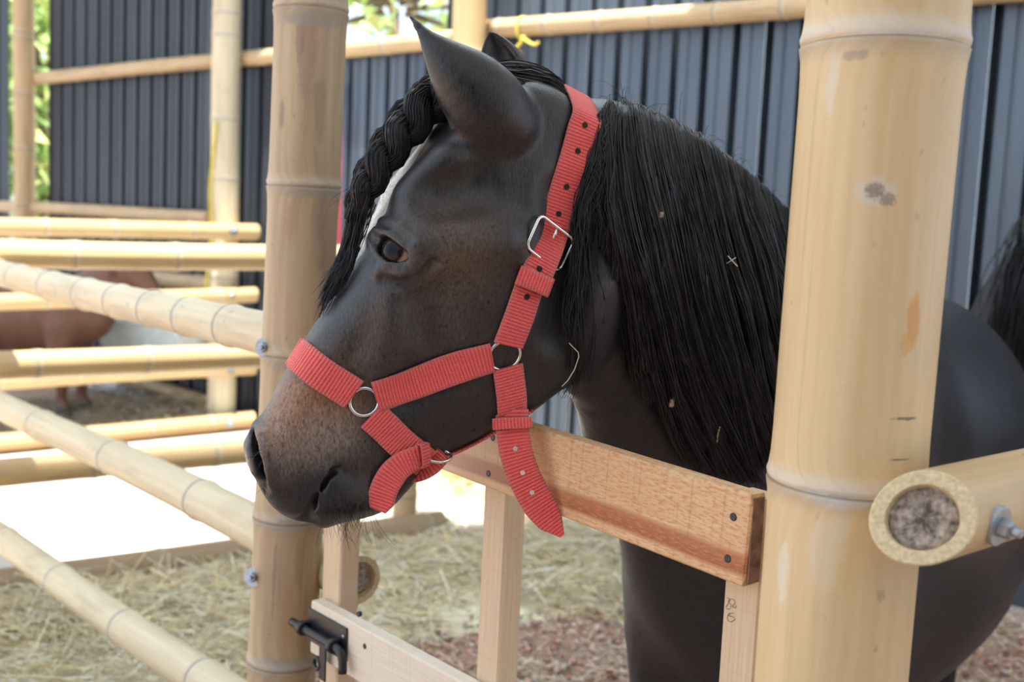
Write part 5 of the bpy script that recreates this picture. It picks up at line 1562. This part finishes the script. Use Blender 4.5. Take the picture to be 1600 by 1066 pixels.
# second black horse beyond the divider, head lowered
sd_ = -WDIR; slat = np.array([sd_[1], -sd_[0], 0])
sc0 = np.array([1.375, 3.02, 0])
hz = lambda k, z, l=0.0: sc0 + sd_ * k + ZUP * z + slat * l
h2 = simple_horse('horse', 'black horse with a thick loose mane, head lowered behind the other horse',
    [hz(.62, .92), hz(.85, .92), hz(1.2, .90), hz(1.5, .94), hz(1.66, .95)], [.26, .32, .33, .31, .24], [.2, .25, .29, .27, .2],
    [hz(.66, 1.08), hz(.40, 1.22), hz(.20, 1.28), hz(.06, 1.26)], [.26, .19, .15, .11], [.14, .10, .085, .07],
    [hz(.05, 1.25), hz(-.02, 1.10), hz(-.06, .95), hz(-.05, .82)], [.10, .105, .075, .055], [.075, .08, .055, .05],
    stand_legs(hz(.68, .8), hz(1.5, .85), slat * .12, -sd_, .85, 1.0), [([hz(.03, 1.33, s * .05), hz(.01, 1.46, s * .06)], [.035, .008]) for s in (-1, 1)], (.0135, .0125, .0135), .018)
S = []; tt = np.linspace(0, 1, 12)
for j in range(900):
    k = rng.uniform(-.02, .72); zc = np.interp(k, [-.02, .06, .2, .4, .66], [1.37, 1.39, 1.44, 1.42, 1.35]); r0 = hz(k, zc) + rng.normal(0, .008, 3)
    sg = -1 if rng.random() < .75 else 1
    nrm_ = np.array([-sd_[1], sd_[0], 0]) * sg; nrm_ = nrm_ if (sg < 0) == (nrm_ @ (CAM - r0) > 0) else -nrm_
    w = np.interp(k, [0, .3, .7], [.10, .13, .17]); ln = rng.uniform(.30, .50)
    c = r0 + nrm_ * (w * np.sin(np.clip(tt * 2.2, 0, 1.57)))[:, None] + (tt[:, None] ** 1.2) * np.array([0, 0, -ln]) + ZUP * (.02 * np.sin(tt * 3.1))[:, None] + rng.normal(0, .018, 3) * tt[:, None] - sd_ * (tt * rng.uniform(.0, .07))[:, None]
    S.append(c + (rng.normal(0, .006) * np.sin(tt * rng.uniform(6, 14)))[:, None] * sd_)
mesh('mane', *strands_mesh(np.array(S), np.full(len(S), .0022), .4), M_HAIR, h2)

# ================================================================== THINGS ALONG THE WALL
M_WHITEP = plain('white_plastic', (.70, .78, .80), .5, 0, 20, .12)
def wp_(s, z, off): return WP0 + WDIR * s + ZUP * z + WN * off
ta, tb = wall_pt(178, 520, .2), wall_pt(318, 530, .2); sa, sb = (ta - WP0) @ WDIR, (tb - WP0) @ WDIR; zt = wall_pt(215, 503, .3)[2]
def trough(sa, sb, z0, z1):
    o_ = [(sa, z1, .07), (sb, z1, .07), (sb, z1, .40), (sa, z1, .40)]; b_ = [(sa - .05, z0, .10), (sb + .05, z0, .10), (sb + .05, z0, .30), (sa - .05, z0, .30)]
    i_ = [(sa - .03, z1, .10), (sb + .03, z1, .10), (sb + .03, z1, .37), (sa - .03, z1, .37)]; d_ = [(sa - .07, z0 + .03, .13), (sb + .07, z0 + .03, .13), (sb + .07, z0 + .03, .27), (sa - .07, z0 + .03, .27)]
    V = [wp_(*q) for q in o_ + b_ + i_ + d_]; Fc = [(4, 5, 6, 7), (12, 13, 14, 15)]
    for j in range(4):
        k = (j + 1) % 4; Fc += [(j, k, 4 + k, 4 + j), (j, k, 8 + k, 8 + j), (8 + j, 8 + k, 12 + k, 12 + j)]
    return V, Fc
V, Fc = trough(max(sa, sb), min(sa, sb), zt - .20, zt)
tag(mesh('feed_trough', V, Fc, M_WHITEP, smooth=False), 'pale white feed trough hung on the dark sheets beside the pony', 'trough')
for (x0, x1, c, lb) in ((140, 243, (.50, .52, .58), 'grey-white board offcut lying along the wall foot in straw'), (244, 286, (.42, .04, .06), 'red board offcut between the pale ones at the wall foot'), (287, 322, (.62, .62, .60), 'short whitish board offcut at the wall foot by the pale post')):
    s0, s1 = wall_s(x0, 600), wall_s(x1, 630)
    V, Fc = box_mesh(wp_((s0 + s1) / 2, .065, .055), WDIR * (s0 - s1) / 2 * .98, unit(ZUP - WN * .25) * .06, WN * .008, .003)
    tag(mesh('board_offcut', V, Fc, plain('offcut_%d' % x0, c, .6, 0, 14, .3), smooth=False), lb, 'board')

# ================================================================== STRAW AND CHIPS
def bedding(name, label, pts, wts, colr, n, lmin, lmax, rad, zf, cat='straw', base=None):
    """pts: (n,2) plan points; zf: height function"""
    L_ = rng.uniform(lmin, lmax, n); a = rng.uniform(0, 6.283, n); tilt = rng.normal(.03, .26, n); z = zf(pts) * rng.uniform(.2, 1.15, n) + .004
    d = np.stack([np.cos(a) * np.cos(tilt), np.sin(a) * np.cos(tilt), np.sin(tilt)], -1)
    c = np.concatenate([pts, z[:, None]], 1); bend = rng.normal(0, .12, (n, 3)); bend[:, 2] = np.abs(bend[:, 2])
    tt = np.linspace(-.5, .5, 4); S = c[:, None] + d[:, None] * (L_[:, None] * tt)[..., None] + bend[:, None] * (L_[:, None] * (.25 - tt ** 2))[..., None]
    S[..., 2] = np.maximum(S[..., 2], .002)
    V, Fq = strands_mesh(S, rng.uniform(.6, 1.2, n) * rad, .7)
    col = np.array(colr)[rng.integers(0, len(colr), n)] * rng.uniform(.75, 1.15, (n, 1)); col = np.repeat(col, 4 * 3, axis=0)
    o = mesh(name, V, Fq, M_STRAW); set_attr(o, 'col', col); tag(o, label, cat, kind='stuff'); return o
M_STRAW = attr_mat('straw', .6, .4)
STRAW_C = [(.92, .82, .58), (.95, .88, .70), (.88, .75, .48), (.94, .88, .74), (.74, .58, .34), (.94, .80, .46)]
Blen = LB + .9
def Bpt(s, t): return np.stack([B0[0] + BDIR[0] * s - BN[0] * t, B0[1] + BDIR[1] * s - BN[1] * t], -1)
# straw lies thickest along the middle fence and thins towards the front
n = 15000; s_ = rng.uniform(-.9, Blen + .8, n); t_ = np.abs(rng.normal(.35, .42, n)) + .07
clump = np.sin(s_ * 3.1 + 1) * .25 + np.sin(s_ * 7.7) * .12; keep = t_ < 1.15 + clump * 1.3
pts = Bpt(s_, t_)[keep]
okw = ((np.concatenate([pts, np.zeros((len(pts), 1))], 1) - WP0) @ WN) > .25; pts = pts[okw]
hf = lambda p: .012 + .05 * np.exp(-((((p - B0[:2]) @ -BN[:2]) - .45) / .38) ** 2)
bedding('straw_bedding', 'pale straw bedding scattered over the stall floor by the middle fence', pts, None, STRAW_C, len(pts), .06, .26, .0025, hf)
n = 1800; pts = Bpt(rng.uniform(LB - .15, LB + 1.6, n), rng.uniform(-.9, .35, n)); okw = ((np.concatenate([pts, np.zeros((n, 1))], 1) - WP0) @ WN) > .08; pts = pts[okw]
bedding('straw_drift', 'straw drifted against the wall past the end of the middle fence', pts, None, STRAW_C, len(pts), .05, .2, .0021, lambda p: np.full(len(p), .05))
n = 2600; pts = Bpt(rng.uniform(-.9, Blen + .6, n), rng.uniform(.8, 2.3, n)); okw = ((np.concatenate([pts, np.zeros((n, 1))], 1) - WP0) @ WN) > .08; pts = pts[okw]
bedding('loose_straw', 'loose straw strewn thinly over the reddish chips behind the gate', pts, None, STRAW_C, len(pts), .03, .12, .0016, lambda p: np.full(len(p), .012))
n = 3600; a_ = rng.uniform(-1.3, 1.75, n); b_ = rng.uniform(.06, 1.3, n); q = A0[:2] + ADIR[:2] * a_[:, None] + np.array([-ADIR[1], ADIR[0]]) * b_[:, None]
okw = ((np.concatenate([q, np.zeros((n, 1))], 1) - WP0) @ WN) > .1; q = q[okw]
bedding('pen_straw', 'grey-brown straw heaped in the pony pen along the wall', q, None, [(.40, .33, .22), (.5, .43, .3), (.33, .27, .18)], len(q), .08, .22, .003, lambda p: .02 + .10 * np.clip(1 - ((np.concatenate([p, np.zeros((len(p), 1))], 1) - WP0) @ WN) / .9, 0, 1))
# heap body under the pen straw and under the bedding
def heap(name, label, P4, zf, mat, n=40):
    P4 = np.array(P4)[:, :2]; u, v = np.meshgrid(np.linspace(0, 1, n), np.linspace(0, 1, n), indexing='ij')
    xy = (P4[0] * ((1 - u) * (1 - v))[..., None] + P4[1] * (u * (1 - v))[..., None] + P4[2] * (u * v)[..., None] + P4[3] * ((1 - u) * v)[..., None])
    edge = np.clip(np.minimum(np.minimum(u, 1 - u), np.minimum(v, 1 - v)) * 6, 0, 1)
    z = zf(xy.reshape(-1, 2)).reshape(u.shape) * edge * (1 + .25 * rng.normal(size=u.shape)) - .015
    V = np.concatenate([xy, z[..., None]], -1).reshape(-1, 3); gi = np.arange(n * n).reshape(n, n)
    Fq = np.stack([gi[:-1, :-1], gi[1:, :-1], gi[1:, 1:], gi[:-1, 1:]], -1).reshape(-1, 4)
    return tag(mesh(name, V, Fq, mat), label, 'straw', kind='stuff')
M_HEAP = plain('packed_straw', (.86, .75, .54), .95, 0, 90, .3, .2, .8)
heap('straw_heap', 'low packed straw heap under the loose bedding', [*[np.r_[Bpt(a, b), 0] for a, b in ((-.9, .06), (Blen, .06), (Blen, .95), (-.9, .95))]], lambda p: hf(p) * .75, M_HEAP)
# reddish wood chips
n = 9000; pts = Bpt(rng.uniform(-.9, Blen + .6, n), rng.uniform(.55, 2.6, n) ** 1.0); okw = ((np.concatenate([pts, np.zeros((n, 1))], 1) - WP0) @ WN) > .08; pts = pts[okw]; n = len(pts)
c = np.concatenate([pts, rng.uniform(-.012, .006, (n, 1))], 1); R1 = rng.normal(size=(n, 3)) * [1, 1, .35]; R1 /= np.linalg.norm(R1, axis=1, keepdims=True)
R2 = np.cross(R1, rng.normal(size=(n, 3)) * .35 + [0, 0, 1]); R2 /= np.linalg.norm(R2, axis=1, keepdims=True); R3 = np.cross(R1, R2)
la, lb_, lc = rng.uniform(.005, .014, (n, 1)), rng.uniform(.003, .008, (n, 1)), rng.uniform(.0012, .003, (n, 1))
V = np.stack([c + sx * R1 * la + sy * R2 * lb_ + sz * R3 * lc for sx in (-1, 1) for sy in (-1, 1) for sz in (-1, 1)], 1).reshape(-1, 3)
bf = np.array([(0, 1, 3, 2), (4, 6, 7, 5), (0, 4, 5, 1), (2, 3, 7, 6), (0, 2, 6, 4), (1, 5, 7, 3)]); Fq = (np.arange(n)[:, None, None] * 8 + bf[None]).reshape(-1, 4)
o = mesh('wood_chips', V, Fq, M_STRAW, smooth=False); CH = np.array([(.66, .34, .25), (.74, .46, .36), (.78, .58, .48), (.52, .25, .18), (.82, .68, .58), (.40, .24, .18)])
set_attr(o, 'col', np.repeat(CH[rng.integers(0, 6, n)] * rng.uniform(.7, 1.15, (n, 1)), 8, axis=0)); tag(o, 'reddish wood chips covering the stall floor behind the gate', 'wood chips', kind='stuff')

# ---- bits caught in the mane
M_BIT = plain('straw_bit', (.66, .56, .38), .7); M_CHIP = plain('chip_bit', (.42, .27, .18), .8, 0, 120, .4)
def mane_pt(px, py, out=.036):
    p, n_ = cast(px, py); return p + unit(CAM - p) * out
def bit(pts, r, name, label, cat, mat=M_BIT, out=.036):
    P = np.array([mane_pt(*q, out) for q in pts]); P[:, 1] = P[:, 1].min()
    return tag(mesh(name, *tube(P, r, 5), mat), label, cat)
bit([(889, 536), (903, 550), (904, 556), (897, 575), (886, 592), (877, 601)], .00055, 'straw_piece', 'bent straw caught below the thin lock by the jaw', 'straw', out=.012)
bit([(1137, 400), (1150, 416)], .0009, 'straw_piece', 'short straw caught in the thick of the mane, crossed by another', 'straw')
bit([(1148, 402), (1135, 412)], .0006, 'straw_piece', 'thin straw crossing the short straw in the mane', 'straw')
bit([(1125, 667), (1121, 678), (1119, 690)], .0008, 'straw_piece', 'pale upright straw low in the mane above the gate', 'straw')
for (x, y, a, b, lb) in ((1028, 336, .0065, .0035, 'small tan wood chip stuck in the upper mane'), (1034, 408, .006, .007, 'pinkish wood flake stuck in the middle of the mane'), (1050, 628, .0035, .007, 'thin brown flake stuck low in the mane')):
    p = mane_pt(x, y); V, Fc = box_mesh(p, Rv * a, Uv * b + Rv * .001, Fv * .0012, .0006)
    tag(mesh('wood_flake', V, Fc, M_CHIP, smooth=False), lb, 'wood chip')

# ================================================================== OUTSIDE
M_LEAF = attr_mat('leaves', .5, .4); M_LEAF.node_tree.nodes['Principled BSDF'].inputs['Transmission Weight'].default_value = 0; M_BARK = plain('bark', (.20, .15, .10), .9, 0, 30, .4, .3, .5)
def tree(label, c, r, n, h0, seed):
    rg = np.random.default_rng(seed); c = np.array(c, float)
    o = mesh('tree', *tube(np.array([[c[0], c[1], -.05], [c[0] + .05, c[1], h0 * .6], [c[0], c[1] + .05, c[2]]]), [.14, .11, .05], 10), M_BARK)
    tag(o, label, 'tree')
    d = rg.normal(size=(n, 3)); d /= np.linalg.norm(d, axis=1, keepdims=True)
    p = c + d * (rg.uniform(.35, 1, (n, 1)) ** .6) * np.array(r) * (1 + .25 * np.sin(d[:, :1] * 7 + seed) * np.cos(d[:, 2:] * 6))
    a = rg.normal(size=(n, 3)); a /= np.linalg.norm(a, axis=1, keepdims=True); b = np.cross(a, rg.normal(size=(n, 3))); b /= np.linalg.norm(b, axis=1, keepdims=True)
    l_ = rg.uniform(.09, .17, (n, 1)); w = l_ * .35
    V = np.stack([p - a * l_, p + b * w, p + a * l_, p - b * w], 1).reshape(-1, 3); Fq = np.arange(n * 4).reshape(n, 4)
    f = mesh('foliage', V, Fq, M_LEAF, o, smooth=False, kind='stuff')
    C_ = np.array([(.40, .58, .18), (.52, .70, .24), (.66, .76, .28), (.30, .46, .14), (.80, .78, .32)]); set_attr(f, 'col', np.repeat(C_[rg.integers(0, 5, n)] * rg.uniform(.7, 1.2, (n, 1)), 4, axis=0))
    br = [np.array([c + (q - c) * .1, (q + c) / 2 + ZUP * .1, q]) for q in p[:14]]
    for q in br: mesh('branch', *tube(q, [.04, .025, .008], 5), M_BARK, o)
    return o
t1 = at_y(615, 10, 10.5); tree('sunlit green tree seen through the gap above the low blue sheet', t1, (1.5, 1.3, 1.5), 1100, 2.2, 1)
t2 = at_y(62, 140, 11.0); tree('leafy green tree outside the doorway at the wall end', t2, (.8, .9, 1.3), 1300, 1.5, 2)
t3 = at_y(-40, 60, 13.0); tree('pale green tree farther out past the doorway post', t3, (1.4, 1.2, 1.6), 1800, 2.0, 3)
poly_slab('floor_yard', [(-12, 7.4), (-2.0, 8.4), (4, 8.2), (4, 20), (-12, 20)], -.03, -.005, M_CONC)
ya = at_y(-120, 300, 14.5); yb = at_y(90, 300, 14.5)
V, Fc = box_mesh([(ya[0] + yb[0]) / 2, 14.5, .7], [abs(yb[0] - ya[0]) / 2, 0, 0], [0, 0, .7], [0, .08, 0], .01)
mesh('wall_yard', V, Fc, plain('pale_plaster', (.62, .58, .62), .9, 0, 5, .1), smooth=False, kind='structure')
